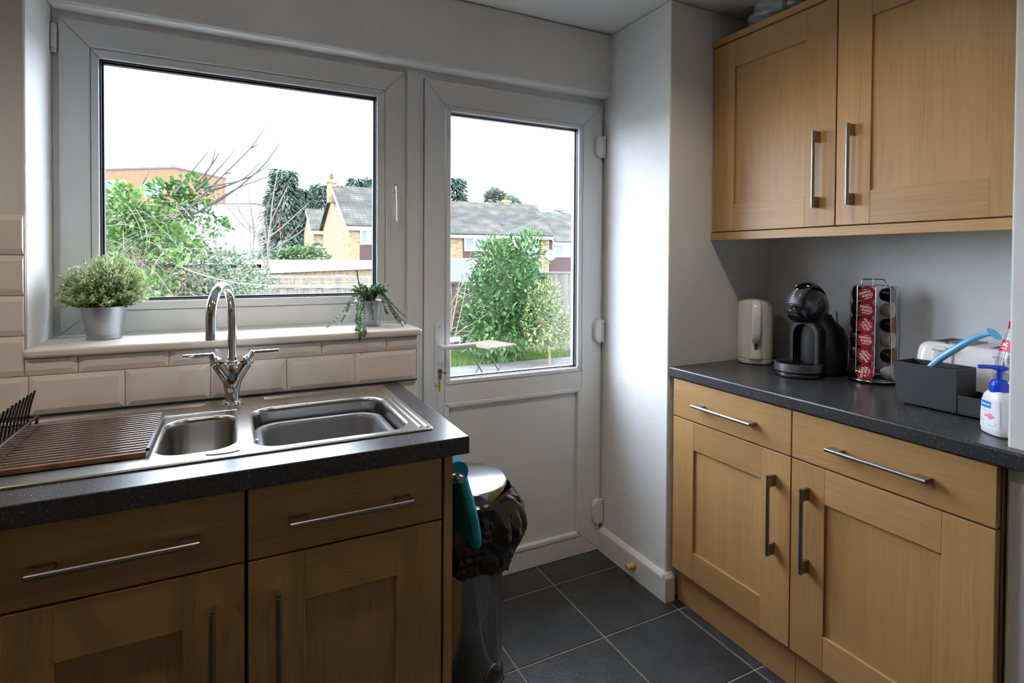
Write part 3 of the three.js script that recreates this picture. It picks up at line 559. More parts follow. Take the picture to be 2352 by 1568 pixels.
// ───────────────────────── things on the sill ─────────────────────────
{
  const pot = (t, x, z, rb, rt, h) => {
    const p = part(t, 'pot', lathe([[0, .004], [rb * .97, .004], [rb, 0], [rb * 1.04, .003], [rb * 1.0, .006], [rb * 1.03, .0095], [rb * 1.01, .0125], [rb * 1.02, .016], [rt, h - .004], [rt + .002, h - .002], [rt + .0015, h], [rt - .001, h], [rt - .0015, h - .003], [rb + (rt - rb) * .8, h * .82]], x, SILL, z, 48), M.galv, 'galvanised metal pot');
    part(t, 'soil', cyl(x, SILL + h * .8, z, rb + (rt - rb) * .8, .003, 24), M.soil); return p;
  };
  const r = rng(7), ax = -1.8065, az = .085;
  const t = thing('potted_plant', 'bushy green and cream plant in a galvanised pot on the sill', 'plant', [ax, SILL, az]);
  pot(t, ax, az, .0415, .0545, .094);
  const L = new Leaves(), stems = [];
  const cx = ax + .002, cy = SILL + .12, cz = az + .005;
  for (let k = 0; k < 270; k++) {
    const d = sph(r); d.y = Math.abs(d.y) * 1.05 - .22; d.normalize();
    const R = .078 + r() * .030, e = V(cx + d.x * R * 1.02, cy + d.y * R * 1.1 + (d.y < 0 ? .012 : 0), cz + d.z * R * .82); if (e.z < .03) e.z = .03 + r() * .01;
    const b = V(ax + d.x * .02, SILL + .085, az + d.z * .015);
    stems.push(cone(b, e, .0012, .0007, 4));
    for (let q = 3; q < 10; q++) {                                        // leaves up the twig
      const f = q / 9, p = b.clone().lerp(e, f), pale = Math.pow(f, 2.4) * (.6 + r() * .5);
      for (let w = 0; w < 2; w++) { const o = sph(r).multiplyScalar(.75).add(d).normalize(); const g0 = [.12 + r() * .06, .26 + r() * .1, .05 + r() * .03], wv = [.7, .8, .5]; L.add(p, o, sph(r), .011 + r() * .006, .0058, g0.map((g, i) => g + (wv[i] - g) * pale), .25, .1); }
    }
    if (r() > .3) for (let w = 0; w < 7; w++) { const o = d.clone().add(sph(r).multiplyScalar(.8)).normalize(); L.add(e, o, sph(r), .009 + r() * .004, .0042, [.72 + r() * .1, .76 + r() * .08, .5 + r() * .12], .3, .0); }
  }
  const f = part(t, 'foliage', L.geo(), leafMat(.45, .25)); f.userData.kind = 'stuff';
  const s1 = part(t, 'stems', merge(stems), std({ color: 0x4a5a2a, roughness: .7 })); s1.userData.kind = 'stuff';

  const bx = -1.0585, bz = .083;
  const u = thing('potted_plant', 'small trailing string plant in a galvanised pot at the sill end', 'plant', [bx, SILL, bz]);
  pot(u, bx, bz, .036, .0465, .088);
  const L2 = new Leaves(), st2 = [], bead = (p, d) => { for (const s of [-1, 1]) { const o = V(d.z * s + (r() - .5) * .6, .35, -d.x * s + (r() - .5) * .6).addScaledVector(d, .7).normalize(); const c = .55 + r() * .75; L2.add(p, o, sph(r), .0078, .0056, [.11 * c, .23 * c, .09 * c], .35, .0); } };
  const strand = (pts) => { const c = new THREE.CatmullRomCurve3(pts), n = Math.max(6, Math.round(c.getLength() / .0062)); st2.push(tube(pts, .0008, 4, 12)); for (let i = 1; i <= n; i++) bead(c.getPoint(i / n), c.getTangent(i / n)); };
  const rimY = SILL + .088;
  for (let k = 0; k < 54; k++) {                                          // crown
    const a = r() * Math.PI * 2, q = .012 + r() * .03, e = V(bx + Math.cos(a) * (q + .03), rimY + .022 + r() * .032, Math.max(.02, bz + Math.sin(a) * (q + .026)));
    strand([V(bx + Math.cos(a) * q * .3, rimY - .012, bz + Math.sin(a) * q * .3), V(bx + Math.cos(a) * q, rimY + .026, bz + Math.sin(a) * q), e]);
  }
  const drop = (a, out, y, curl = 0, z = null) => { const c = Math.cos(a), s = Math.sin(a), o = out; strand([V(bx, rimY - .01, bz), V(bx + c * .03, rimY + .03, Math.max(.02, bz + s * .03)), V(bx + c * .058, rimY + .01, Math.max(.018, bz + s * .055)), V(bx + c * (.06 + (o - .06) * .6), (rimY + y) / 2 - .005, Math.max(.018, bz + s * (.058 + (o - .06) * .5))), V(bx + c * o + curl, y, Math.max(.018, bz + s * Math.min(o, .17)))]); };
  drop(2.85, .135, SILL + .006, -.012); drop(2.6, .12, SILL + .02); drop(2.35, .075, SILL + .02); drop(2.2, .066, SILL - .012, .0); for (const [dx, ey] of [[-.062, -.024], [-.048, -.012], [-.072, .002]]) strand([V(bx - .01, rimY - .01, bz), V(bx - .02, rimY + .028, bz + .03), V(bx - .028, rimY - .005, bz + .058), V(bx + dx * .7, SILL + .03, .172), V(bx + dx * .9, SILL + .008, .215), V(bx + dx, SILL + .004, .244), ...(ey < 0 ? [V(bx + dx, SILL - .008, .2515), V(bx + dx - .003, SILL + ey, .2525)] : [])]); drop(1.6, .07, SILL + .03);
  drop(.35, .1, SILL + .012); drop(.5, .115, SILL + .004); drop(.2, .12, SILL + .03); drop(.7, .1, SILL + .03); drop(.05, .115, SILL + .004, .01); drop(.95, .08, SILL + .045); drop(2.95, .08, SILL + .05); drop(3.2, .07, SILL + .06);
  strand([V(bx - .02, rimY, bz), V(bx - .03, rimY + .04, bz), V(bx - .036, rimY + .075, bz), V(bx - .04, rimY + .096, bz)]);
  const f2 = part(u, 'foliage', L2.geo(), leafMat(.45, .15)); f2.userData.kind = 'stuff';
  const s2 = part(u, 'stems', merge(st2), std({ color: 0x3c5a2c, roughness: .7 })); s2.userData.kind = 'stuff';
}
// ───────────────────────── bin, towel ─────────────────────────
{
  const cx = -.833, cz = .405, R = .126;
  const t = thing('pedal_bin', 'tall stainless steel pedal bin with a black liner', 'bin', [cx, 0, cz]);
  part(t, 'body', lathe([[0, .012], [R, .012], [R, .018], [R, .575], [R - .003, .58]], cx, 0, cz, 72), M.binSteel);
  part(t, 'base_ring', lathe([[0, 0], [R + .002, 0], [R + .003, .004], [R + .003, .018], [R + .0005, .021]], cx, 0, cz, 60), M.blackPlastic);
  const lid = part(t, 'lid', lathe([[.136, 0], [.1385, .001], [.1385, .031], [.136, .0345], [.130, .0362], [.09, .0375], [.04, .0382], [0, .0384]], cx, .579, cz, 72), std({ color: 0xb9bbbe, metalness: 1, roughness: .14 }));
  const fa = Math.atan2(.905, .425), fx = Math.cos(fa), fz = Math.sin(fa);  // pedal faces the room
  const ped = part(t, 'pedal', (() => { const s = new THREE.Shape(); s.moveTo(-.032, 0); s.lineTo(-.032, .03); s.quadraticCurveTo(-.03, .052, 0, .054); s.quadraticCurveTo(.03, .052, .032, .03); s.lineTo(.032, 0); const g = extrudeXY(s, 0, .01, .003); g.rotateX(Math.PI / 2 - .12); g.rotateY(Math.PI / 2 - fa); g.translate(cx + fx * (R - .02), .038, cz + fz * (R - .02)); return g; })(), M.blackPlastic);
  part(ped, 'pedal_trim', (() => { const p = []; for (let i = 0; i <= 14; i++) { const a = Math.PI * i / 14; p.push(V(-Math.cos(a) * .034, 0, Math.sin(a) * .056 * (i % 14 ? 1 : .2))); } const g = tube(p, .0022, 8, 40); g.rotateY(Math.PI / 2 - fa); g.translate(cx + fx * (R - .02), .036, cz + fz * (R - .02)); return g; })(), M.chrome);
  part(t, 'pedal_recess', (() => { const p = []; for (let i = 0; i <= 16; i++) { const a = Math.PI * i / 16, w = .036 * Math.cos(a), h = .014 + .062 * Math.sin(a), th = fa - w / R; p.push(V(cx + Math.cos(th) * (R + .001), h, cz + Math.sin(th) * (R + .001))); } return tube(p, .0016, 6, 40); })(), M.wire);
  // liner: crumpled skirt over the rim
  const n1 = makeNoise(3), seg = 120, rows = 26, rings = [], top = .592, rr = rng(15);
  const bulge = (a, f) => { const d1 = Math.cos(a - .55), d2 = Math.cos(a - 1.15); return .055 * Math.pow(Math.max(0, d1), 5) * Math.sin(Math.PI * Math.min(1, f * .95 + .1)) + .02 * Math.pow(Math.max(0, d2), 14) * f; };
  for (let j = 0; j <= rows; j++) {
    const f = j / rows, ring = [];
    for (let i = 0; i < seg; i++) {
      const a = i / seg * Math.PI * 2, u = i / seg * 22, len = .165 + .055 * n1(i / seg * 9, 3, 9, 256) + .03 * Math.max(0, Math.cos(a - 1.2));
      const fold = Math.abs(n1(u, f * 2.2 + 4, 22, 256) - .5) * 2, fine = Math.abs(n1(i / seg * 46 + f * 3, f * 9, 256, 256) - .5);
      const rad = R + .005 + (.006 + .02 * f) * fold + .017 * fine * (f > .04 ? 1 : 0) + bulge(a, f) + (f < .06 ? 0 : .004) - (f > .9 ? (f - .9) * .06 : 0);
      ring.push(V(cx + Math.cos(a) * rad, top - len * f - .012 * fine * f, cz + Math.sin(a) * rad));
    }
    rings.push(ring);
  }
  const bag = loft(rings);
  part(t, 'bin_liner', toCreasedNormals(bag, .38), M.binBag, 'black plastic bin liner hanging over the rim');

  const rl = thing('towel_rail', 'steel towel rail on the side of the oak end panel', 'towel rail', [-1.03, .775, .62]);
  part(rl, 'rod', capTube([V(-.993, .777, .37), V(-.993, .777, .795)], .0085, 16), M.steelBrushed);
  for (const z of [.4, .765]) part(rl, 'bracket', cylX(-1.0298, -.993, .777, z, .008, 14), M.steelBrushed);

  // tea towel folded over the rail
  const tw = thing('tea_towel', 'teal tea towel draped over the towel rail by the bin', 'towel', [-.993, .6, .6]);
  const n2 = makeNoise(19);
  const hang = (rows, lobes, ph) => {                                     // soft folded cloth hanging down: lofted sections
    const rg = rows.map(([y, xc, rx, zc, rz]) => { const o = []; for (let i = 0; i < 64; i++) { const a = i / 64 * Math.PI * 2, c = Math.cos(a), s = Math.sin(a), k = 1 + .12 * Math.sin(a * lobes + ph + y * 14) + .1 * (n2(c * 2 + 5, s * 2 + y * 22 + 5) - .5), X = Math.sign(c) * Math.pow(Math.abs(c), .8) * rx * k, Z = Math.sign(s) * Math.pow(Math.abs(s), .75) * rz * (1 + .05 * (n2(y * 18 + 3, ph + (s > 0 ? 1 : 7)) - .5)); o.push(V(xc + X + .006 * Math.sin(Z * 40 + ph + y * 9), y + .006 * Math.sin(Z * 31 + ph), zc + Z)); } return o; });
    const g = loft(rg, true, true), p = g.attributes.position, uv = []; for (let i = 0; i < p.count; i++) uv.push(p.getZ(i) * 2 + p.getX(i) * 2, p.getY(i) * 2); g.setAttribute('uv', new THREE.Float32BufferAttribute(uv, 2)); return g;
  };
  part(tw, 'front_fold', hang([[.602, -.953, .006, .705, .075], [.605, -.953, .015, .705, .094], [.613, -.953, .021, .704, .104], [.63, -.954, .0235, .702, .108], [.67, -.958, .023, .698, .104], [.71, -.964, .021, .69, .098], [.75, -.971, .019, .682, .09], [.78, -.977, .017, .678, .084], [.795, -.983, .014, .676, .08]], 3, .4), M.towel);
  part(tw, 'back_fold', hang([[.566, -1.006, .004, .66, .07], [.57, -1.006, .010, .66, .085], [.585, -1.006, .0125, .66, .092], [.65, -1.008, .012, .66, .09], [.72, -1.009, .010, .66, .086], [.785, -1.008, .009, .66, .08]], 4, 2.2), M.towel);
  part(tw, 'top_fold', (() => { const rg = []; for (let j = 0; j <= 16; j++) { const z = .595 + .165 * j / 16, q = []; for (let i = 0; i < 24; i++) { const a = i / 24 * Math.PI * 2, rr2 = .021 + .003 * Math.sin(j * .9); q.push(V(-.991 + Math.cos(a) * (rr2 + .006), .781 + Math.sin(a) * rr2 * 1.15, z)); } rg.push(q); } const g = loft(rg, true, true); return g; })(), M.towel);
}
// ───────────────────────── things on the right worktop ─────────────────────────
const WR = WT;
{
  // kettle, handle towards the room
  const kx = .383, kz = .489, t = thing('electric_kettle', 'cream plastic jug kettle standing in the alcove corner', 'kettle', [kx, WR, kz]);
  const hd = Math.atan2(1.0, -1.08);                                       // direction of the handle in xz
  const ell = (y, rx, rz, ox = 0) => { const o = []; for (let i = 0; i < 48; i++) { const a = i / 48 * Math.PI * 2, c = Math.cos(a), s = Math.sin(a), X = Math.sign(c) * Math.pow(Math.abs(c), .8) * rx + ox, Z = Math.sign(s) * Math.pow(Math.abs(s), .8) * rz; o.push(V(kx + X * Math.cos(hd) - Z * Math.sin(hd), WR + y, kz + X * Math.sin(hd) + Z * Math.cos(hd))); } return o; };
  part(t, 'power_base', loft([ell(.002, .06, .06), ell(.004, .064, .064), ell(.02, .0655, .0655), ell(.021, .063, .063)], true, true), M.whitePlastic);
  part(t, 'body', loft([ell(.0225, .063, .063), ell(.024, .0655, .0655), ell(.09, .066, .066), ell(.17, .0655, .065), ell(.235, .064, .063), ell(.2375, .062, .061)], true, true), M.whitePlastic);
  part(t, 'lid', loft([ell(.238, .063, .062), ell(.241, .062, .061), ell(.246, .052, .05), ell(.2515, .034, .032), ell(.2535, .016, .015)], true, true), M.whitePlastic);
  const hp = (d, y, w = 0) => V(kx + d * Math.cos(hd) - w * Math.sin(hd), WR + y, kz + d * Math.sin(hd) + w * Math.cos(hd));
  const bar = []; for (const [d, y, w] of [[.058, .246, .0165], [.076, .242, .0165], [.092, .225, .0165], [.098, .18, .0165], [.096, .13, .0155], [.086, .096, .0145], [.064, .086, .014]]) bar.push([d, y, w]);
  part(t, 'handle', loft(bar.map(([d, y, w], i) => { const o = []; const nx = i === 0 ? [.3, 1] : i === bar.length - 1 ? [.3, -1] : [1, (bar[i + 1][1] - bar[i - 1][1] < -.03 ? 0 : .6) * (i < 3 ? 1 : -1)]; const l = Math.hypot(...nx); for (let k = 0; k < 20; k++) { const a = k / 20 * Math.PI * 2, c = Math.cos(a), s = Math.sin(a); const e = .0075; o.push(hp(d + nx[0] / l * c * e, y + nx[1] / l * c * e, Math.sign(s) * Math.pow(Math.abs(s), .6) * w)); } return o; }), true, true), M.whitePlastic);
  part(t, 'switch_block', loft([[.024, .018, .024], [.045, .02, .022], [.075, .019, .0175], [.092, .017, .0165]].map(([y, d, w]) => { const o = []; for (let k = 0; k < 20; k++) { const a = k / 20 * Math.PI * 2, c = Math.cos(a), s = Math.sin(a); o.push(hp(.058 + Math.sign(c) * Math.pow(Math.abs(c), .7) * d, y, Math.sign(s) * Math.pow(Math.abs(s), .7) * w)); } return o; }), true, true), M.whitePlastic);
  part(t, 'switch', (() => { const s = new THREE.Shape(); s.absarc(0, .007, .0055, 0, Math.PI); s.absarc(0, -.007, .0055, Math.PI, Math.PI * 2); const g = extrudeXY(s, -.002, .004, .001); g.rotateY(-hd + Math.PI / 2); const p = hp(.0772, .073); g.translate(p.x, p.y, p.z); return g; })(), std({ color: 0x4a4340, roughness: .3 }));
  part(t, 'cable', tube([V(kx + .05, WR + .01, kz + .045), V(.46, WR + .005, .585), V(.5, WR + .004, .64), V(.53, WR + .02, .64), V(.546, WR + .1, .628), V(.545, WR + .15, .622)], .0034, 8, 60), M.cable);
  part(t, 'plug', box(.528, ALC - .008, WR + .15, WR + .195, .60, .645, .006, 'y', 3), M.cable);
  const so = thing('wall_socket', 'white double wall socket behind the coffee machine', 'socket', [ALC, WR + .17, .64]);
  part(so, 'plate', box(ALC - .008, ALC - .0005, WR + .13, WR + .216, .57, .716, .003, 'y', 2), M.upvc);
  part(so, 'rocker', box(ALC - .011, ALC - .0075, WR + .19, WR + .205, .628, .637, .001), M.upvc);
  const lp = single('flex_cable', 'white flex lying on the worktop between kettle and coffee machine', 'cable', tube([V(.42, WR + .0036, .56), V(.44, WR + .0036, .6), V(.47, WR + .0036, .65), V(.5, WR + .0036, .7), V(.53, WR + .0036, .72)], .0034, 8, 40), M.cable);
  const rc = single('red_cable', 'dark red cable along the alcove wall behind the coffee machine', 'cable', tube([V(.545, WR + .004, .53), V(.54, WR + .012, .58), V(.535, WR + .006, .68), V(.53, WR + .005, .77), V(.52, WR + .006, .828), V(.50, WR + .012, .846), V(.475, WR + .012, .838), V(.5, WR + .005, .822), V(.535, WR + .005, .8)], .0036, 8, 80), M.redCable);
}
{
  // capsule coffee machine facing the room (-x)
  const mz = .737, bx = .425, t = thing('coffee_machine', 'black and charcoal capsule coffee machine with rounded head', 'coffee machine', [.36, WR, mz]);
  const el = (y, cx, rx, rz, n = 44, p = .85) => { const o = []; for (let i = 0; i < n; i++) { const a = i / n * Math.PI * 2, c = Math.cos(a), s = Math.sin(a); o.push(V(cx + Math.sign(c) * Math.pow(Math.abs(c), p) * rx, WR + y, mz + Math.sign(s) * Math.pow(Math.abs(s), p) * rz)); } return o; };
  part(t, 'body', loft([el(.004, .43, .077, .074), el(.008, .43, .08, .0775), el(.05, .43, .081, .079), el(.1, .427, .079, .078), el(.14, .422, .073, .073), el(.17, .413, .064, .064), el(.195, .40, .055, .054), el(.215, .39, .05, .05)], true, true), M.blackPlastic);
  part(t, 'water_tank', loft([el(.012, .477, .05, .062), el(.02, .478, .052, .064), el(.11, .476, .05, .063), el(.16, .462, .043, .054), el(.182, .445, .034, .044), el(.19, .435, .022, .03)], true, true), phys({ color: 0x20242a, roughness: .12, transmission: .25, thickness: 0 }));
  // head
  const hx = .357, hy = .247;
  const head = part(t, 'head', (() => { const g = new THREE.SphereGeometry(1, 44, 32); g.scale(.082, .0625, .0555); g.rotateZ(-.12); g.translate(hx, WR + hy, mz); return g; })(), M.charcoalGloss);
  part(head, 'crest', (() => { const g = new THREE.TorusGeometry(.0665, .0105, 14, 60, Math.PI * 1.25); g.scale(1.18, 1, 2.4); g.rotateZ(-1.0); g.translate(hx + .004, WR + hy - .004, mz); return g; })(), M.blackGloss);
  part(head, 'control_panel', (() => { const o = []; for (let j = 0; j <= 12; j++) { const a = Math.PI * (1.0 - .36 * j / 12), r1 = .0845, r2 = .0655; const x = hx + Math.cos(a) * r1, y = WR + hy + .006 + Math.sin(a) * r2; o.push([x, y]); } const rg = o.map(([x, y]) => [V(x, y, mz - .03), V(x - .0035, y + .0028, mz - .015), V(x - .0045, y + .0035, mz), V(x - .0035, y + .0028, mz + .015), V(x, y, mz + .03), V(x + .012, y - .008, mz + .028), V(x + .012, y - .008, mz - .028)]); return loft(rg, true, true); })(), M.greyPlastic);
  for (let j = 0; j < 7; j++) { const a = Math.PI * (.93 - .2 * j / 6); part(head, 'level_light', (() => { const g = new RoundedBoxGeometry(.002, .0026, .011 - j * .0006, 1, .0008); g.rotateZ(a - Math.PI / 2 + Math.PI / 2); g.translate(hx + Math.cos(a) * .0893, WR + hy + .0085 + Math.sin(a) * .0693, mz - .004); return g; })(), std({ color: 0xf2f4f6, roughness: .3 })); }
  part(head, 'chrome_strip', (() => { const a = Math.PI * .635; return capTube([V(hx + Math.cos(a) * .089, WR + hy + .007 + Math.sin(a) * .069, mz - .026), V(hx + Math.cos(a) * .092, WR + hy + .008 + Math.sin(a) * .071, mz), V(hx + Math.cos(a) * .089, WR + hy + .007 + Math.sin(a) * .069, mz + .026)], .0022, 8, 16); })(), M.chrome);
  part(head, 'lever', (() => capTube([V(hx - .083, WR + hy + .003, mz - .032), V(hx - .0895, WR + hy + .004, mz), V(hx - .083, WR + hy + .003, mz + .032)], .0045, 10, 16))(), M.charcoalGloss);
  part(head, 'capsule_drawer', loft([[.236, .094, .034], [.222, .094, .035], [.214, .09, .034]].map(([y, f, w]) => rrect(hx - f + .006, hx - .02, mz - w, mz + w, .02, 6).map(([x, z]) => V(x, WR + y, z))), true, true), M.blackGloss);
  part(head, 'nozzle_block', loft([[.214, .086, .031], [.2, .078, .03], [.19, .06, .026], [.186, .04, .02]].map(([y, f, w]) => rrect(hx - f, hx - .0, mz - w, mz + w, .018, 6).map(([x, z]) => V(x, WR + y, z))), true, true), M.blackPlastic);
  part(head, 'rear_knob', (() => { const g = new THREE.SphereGeometry(.0065, 12, 8); g.translate(hx + .043, WR + hy + .06, mz); return g; })(), M.redPlastic);
  // cup niche: arched surround in front of the body
  const arch = (w, h, x) => { const s = new THREE.Shape(); s.moveTo(-w, 0); s.lineTo(-w, h - w); s.absarc(0, h - w, w, Math.PI, 0, true); s.lineTo(w, 0); return s; };
  const ringS = arch(.056, .182, 0); ringS.holes.push(arch(.0455, .166, 0));
  const face = (g, x) => { g.rotateY(-Math.PI / 2); g.translate(x, WR + .02, mz); return g; };
  part(t, 'niche_frame', face(extrudeXY(ringS, -.028, .05, .004), .352), M.blackPlastic);
  part(t, 'niche_panel', face(extrudeXY(arch(.047, .168, 0), 0, .004, 0), .372), M.blackGloss);
  part(t, 'niche_inlay', face(extrudeXY(arch(.032, .138, 0), 0, .003, .001), .3675), M.charcoalGloss);
  part(t, 'niche_mark', (() => { const s = new THREE.Shape(); s.absarc(0, 0, .017, 0, Math.PI); const g = extrudeXY(s, 0, .001); return face(g, .3665).translate(0, .117, 0); })(), M.blackPlastic);
  for (const y of [.028, .075]) for (const s of [-1, 1]) part(t, 'tray_hook', box(.34, .37, WR + y, WR + y + .01, mz + s * .041 - .004, mz + s * .041 + .004, .001), M.blackPlastic);
  // drip tray
  const tx = .303, dt = part(t, 'drip_tray', lathe([[0, .022], [.066, .022], [.067, .0255], [.07, .047], [.073, .0485], [.0755, .047], [.0765, .022]], tx, WR, mz, 56), M.greyPlastic);
  part(dt, 'tray_base', lathe([[0, .001], [.07, .001], [.073, .004], [.074, .0215], [0, .0215]], tx, WR, mz, 56), M.blackPlastic);
  part(dt, 'grid', lathe([[0, .0415], [.062, .0415], [.066, .039]], tx, WR, mz, 40), M.blackPlastic);
  for (let i = 0; i < 6; i++) part(dt, 'grid_bar', box(tx - .05 + .0, tx + .05, WR + .041, WR + .0435, mz - .045 + i * .018 - .002, mz - .045 + i * .018 + .002, .0005, 'x'), M.blackPlastic);
  const tk = canvasTex(256, 64, (g, w, h) => { g.fillStyle = '#17171a'; g.fillRect(0, 0, w, h); g.fillStyle = '#e8e8ea'; g.font = 'bold 44px sans-serif'; g.textAlign = 'center'; g.textBaseline = 'middle'; g.fillText('KRUPS', w / 2, h / 2 + 2); });
  part(dt, 'lettering', (() => { const th = .32, g = new THREE.CylinderGeometry(.0744, .0744, .0085, 12, 1, true, -th / 2, th); g.rotateY(-Math.PI / 2 - .08); g.translate(tx, WR + .0125, mz); return g; })(), std({ map: tk, roughness: .4 }), 'white maker lettering');
  part(t, 'foot', cyl(bx, WR + .0, mz, .07, .006, 30), M.blackPlastic);
}
{
  // capsule rack
  const cx = .455, cz = .902, t = thing('capsule_rack', 'chrome wire carousel holding coffee capsules', 'capsule rack', [cx, WR, cz]);
  const R = .066, hTop = .318;
  part(t, 'base', lathe([[0, .003], [.06, .003], [.066, .001], [.0695, .003], [.0695, .009], [.067, .011], [.06, .009], [.02, .011], [0, .011]], cx, WR, cz, 48), std({ color: 0x1c1d1f, metalness: .4, roughness: .2 }));
  part(t, 'base_ring', (() => { const g = new THREE.TorusGeometry(.068, .003, 8, 60); g.rotateX(Math.PI / 2); g.translate(cx, WR + .009, cz); return g; })(), M.wire);
  part(t, 'base_ring', (() => { const g = new THREE.TorusGeometry(.061, .002, 8, 60); g.rotateX(Math.PI / 2); g.translate(cx, WR + .014, cz); return g; })(), M.wire);
  part(t, 'spindle', cyl(cx, WR + .01, cz, .003, .335, 10), M.wire);
  const camA = Math.atan2(2.0101 - cz, -1.4752 - cx), cols = [.12, -.52, -1.5, -2.6, 2.5, 1.25].map((d) => camA + d);
  const A0 = camA + .33, n = 4;
  const lidTex = (bg, fg) => canvasTex(256, 256, (g) => { g.fillStyle = bg; g.fillRect(0, 0, 256, 256); g.fillStyle = fg; g.textAlign = 'center'; g.font = 'bold 26px sans-serif'; g.fillText('NESCAFE', 128, 84); g.font = 'italic bold 58px serif'; g.fillText('Dolce', 118, 136); g.fillText('Gusto', 138, 186); g.fillRect(92, 206, 70, 5); });
  const red = phys({ map: lidTex('#8e1420', '#f0e4dc'), roughness: .2, clearcoat: .5 }), orange = std({ color: 0xb5652a, roughness: .4 }), white = std({ color: 0xd9d0c6, roughness: .4 }), silver = std({ color: 0x9a9c9e, metalness: .6, roughness: .35 });
  const shellR = std({ color: 0x5a1218, roughness: .3 }), shellB = std({ color: 0x141315, roughness: .3 }), shellW = std({ color: 0xb8b2a6, roughness: .4 });
  const y0 = .042, step = .0505;
  const posts = [];
  for (let k = 0; k < n; k++) {
    const a = A0 + k * Math.PI * 2 / n, half = .0285;
    for (const s of [-1, 1]) {
      const rb = R - .001, rt = R - .008, f = (r) => V(cx + Math.cos(a) * r - Math.sin(a) * half * s * .96, 0, cz + Math.sin(a) * r + Math.cos(a) * half * s * .96);
      const b = f(rb), tp = f(rt); posts.push([b, tp]);
      part(t, 'upright', capTube([V(b.x, WR + .03, b.z), V(tp.x, WR + hTop, tp.z)], .0017, 7), M.wire);
    }
    const b1 = posts[posts.length - 2], b2 = posts[posts.length - 1];
    part(t, 'top_bar', tube([V(b1[1].x, WR + hTop, b1[1].z), V(b1[1].x, WR + hTop + .003, b1[1].z), V(b2[1].x, WR + hTop + .003, b2[1].z), V(b2[1].x, WR + hTop, b2[1].z)], .0017, 7, 20), M.wire);
    part(t, 'foot_bar', tube([V(b1[0].x, WR + .04, b1[0].z), V(cx + Math.cos(a) * (R + .004), WR + .036, cz + Math.sin(a) * (R + .004)), V(b2[0].x, WR + .04, b2[0].z)], .0017, 7, 16), M.wire);
  }
  part(t, 'carry_loop', (() => { const d = camA + Math.PI / 2, q = (w, y) => V(cx + Math.cos(d) * w, WR + y, cz + Math.sin(d) * w); return tube([q(-.034, .318), q(-.034, .334), q(-.03, .343), q(0, .344), q(.03, .343), q(.034, .334), q(.034, .318)], .002, 8, 60); })(), M.wire);
  // capsules: every capsule a thing
  const shell = lathe([[.0265, 0], [.0275, -.001], [.0275, -.0025], [.0245, -.004], [.0235, -.012], [.0205, -.026], [.016, -.033], [.008, -.0365], [0, -.037]], 0, 0, 0, 20), disc = new THREE.CircleGeometry(.0268, 28);
  const flute = (() => { const g = shell.clone(), p = g.attributes.position; for (let i = 0; i < p.count; i++) { const y = p.getY(i); if (y < -.005) { const a = Math.atan2(p.getZ(i), p.getX(i)), k = 1 + .04 * Math.cos(a * 10); p.setX(i, p.getX(i) * k); p.setZ(i, p.getZ(i) * k); } } g.computeVertexNormals(); g.rotateX(Math.PI / 2); return g; })();
  const kinds = [[red, shellB, 'coffee capsule with bright red printed lid, # of the red column', 'red capsules in the rack', 'red foil lid'], [silver, shellB, 'coffee capsule with plain grey lid, # of the mixed column', 'grey capsules in the rack', 'grey lid'], [white, shellW, 'pale coffee capsule with cream lid, # of the mixed column', 'pale capsules in the rack', 'cream lid'], [orange, shellB, 'black coffee capsule with orange lid, # of the mixed column', 'orange capsules in the rack', 'orange lid'], [shellR, shellB, 'black coffee capsule with dark red lid, # of the kettle-side column', 'dark capsules in the rack', 'dark red lid']];
  for (let k = 0; k < n; k++) for (let j = 0; j < 6; j++) {
    const a = A0 + k * Math.PI * 2 / n; if (k === 2) continue;                // the far column does not show
    const kind = k === 0 ? 0 : k === 3 ? [2, 3, 2, 3, 2, 1][j] : 4;
    const ord = ['lowest', 'second lowest', 'third lowest', 'third from the top', 'second from the top', 'topmost'][j], [lm, sm, words, group] = kinds[kind], label = words.replace('#', ord), rr = R - .004 - .0012 * j, y = WR + y0 + j * step - (j === 0 ? .004 : 0);
    const g = new THREE.Group(); g.name = numbered('coffee_capsule'); g.position.set(cx + Math.cos(a) * rr, y, cz + Math.sin(a) * rr); g.rotation.order = 'YXZ'; g.rotation.y = Math.PI / 2 - a; if (j === 0) g.rotation.x = -.3; g.userData = { label, category: 'capsule', group }; scene.add(g);
    const s = new THREE.Mesh(flute, sm); s.name = 'shell'; const l = new THREE.Mesh(disc, lm); l.name = 'lid'; l.position.z = .0004; l.rotation.z = kind === 0 ? [1.6, .9, 3.2, 4.1, 3.3, 2.8][j] * -1 : rnd() * 6; for (const m of [s, l]) { m.castShadow = m.receiveShadow = true; g.add(m); }
  }
}
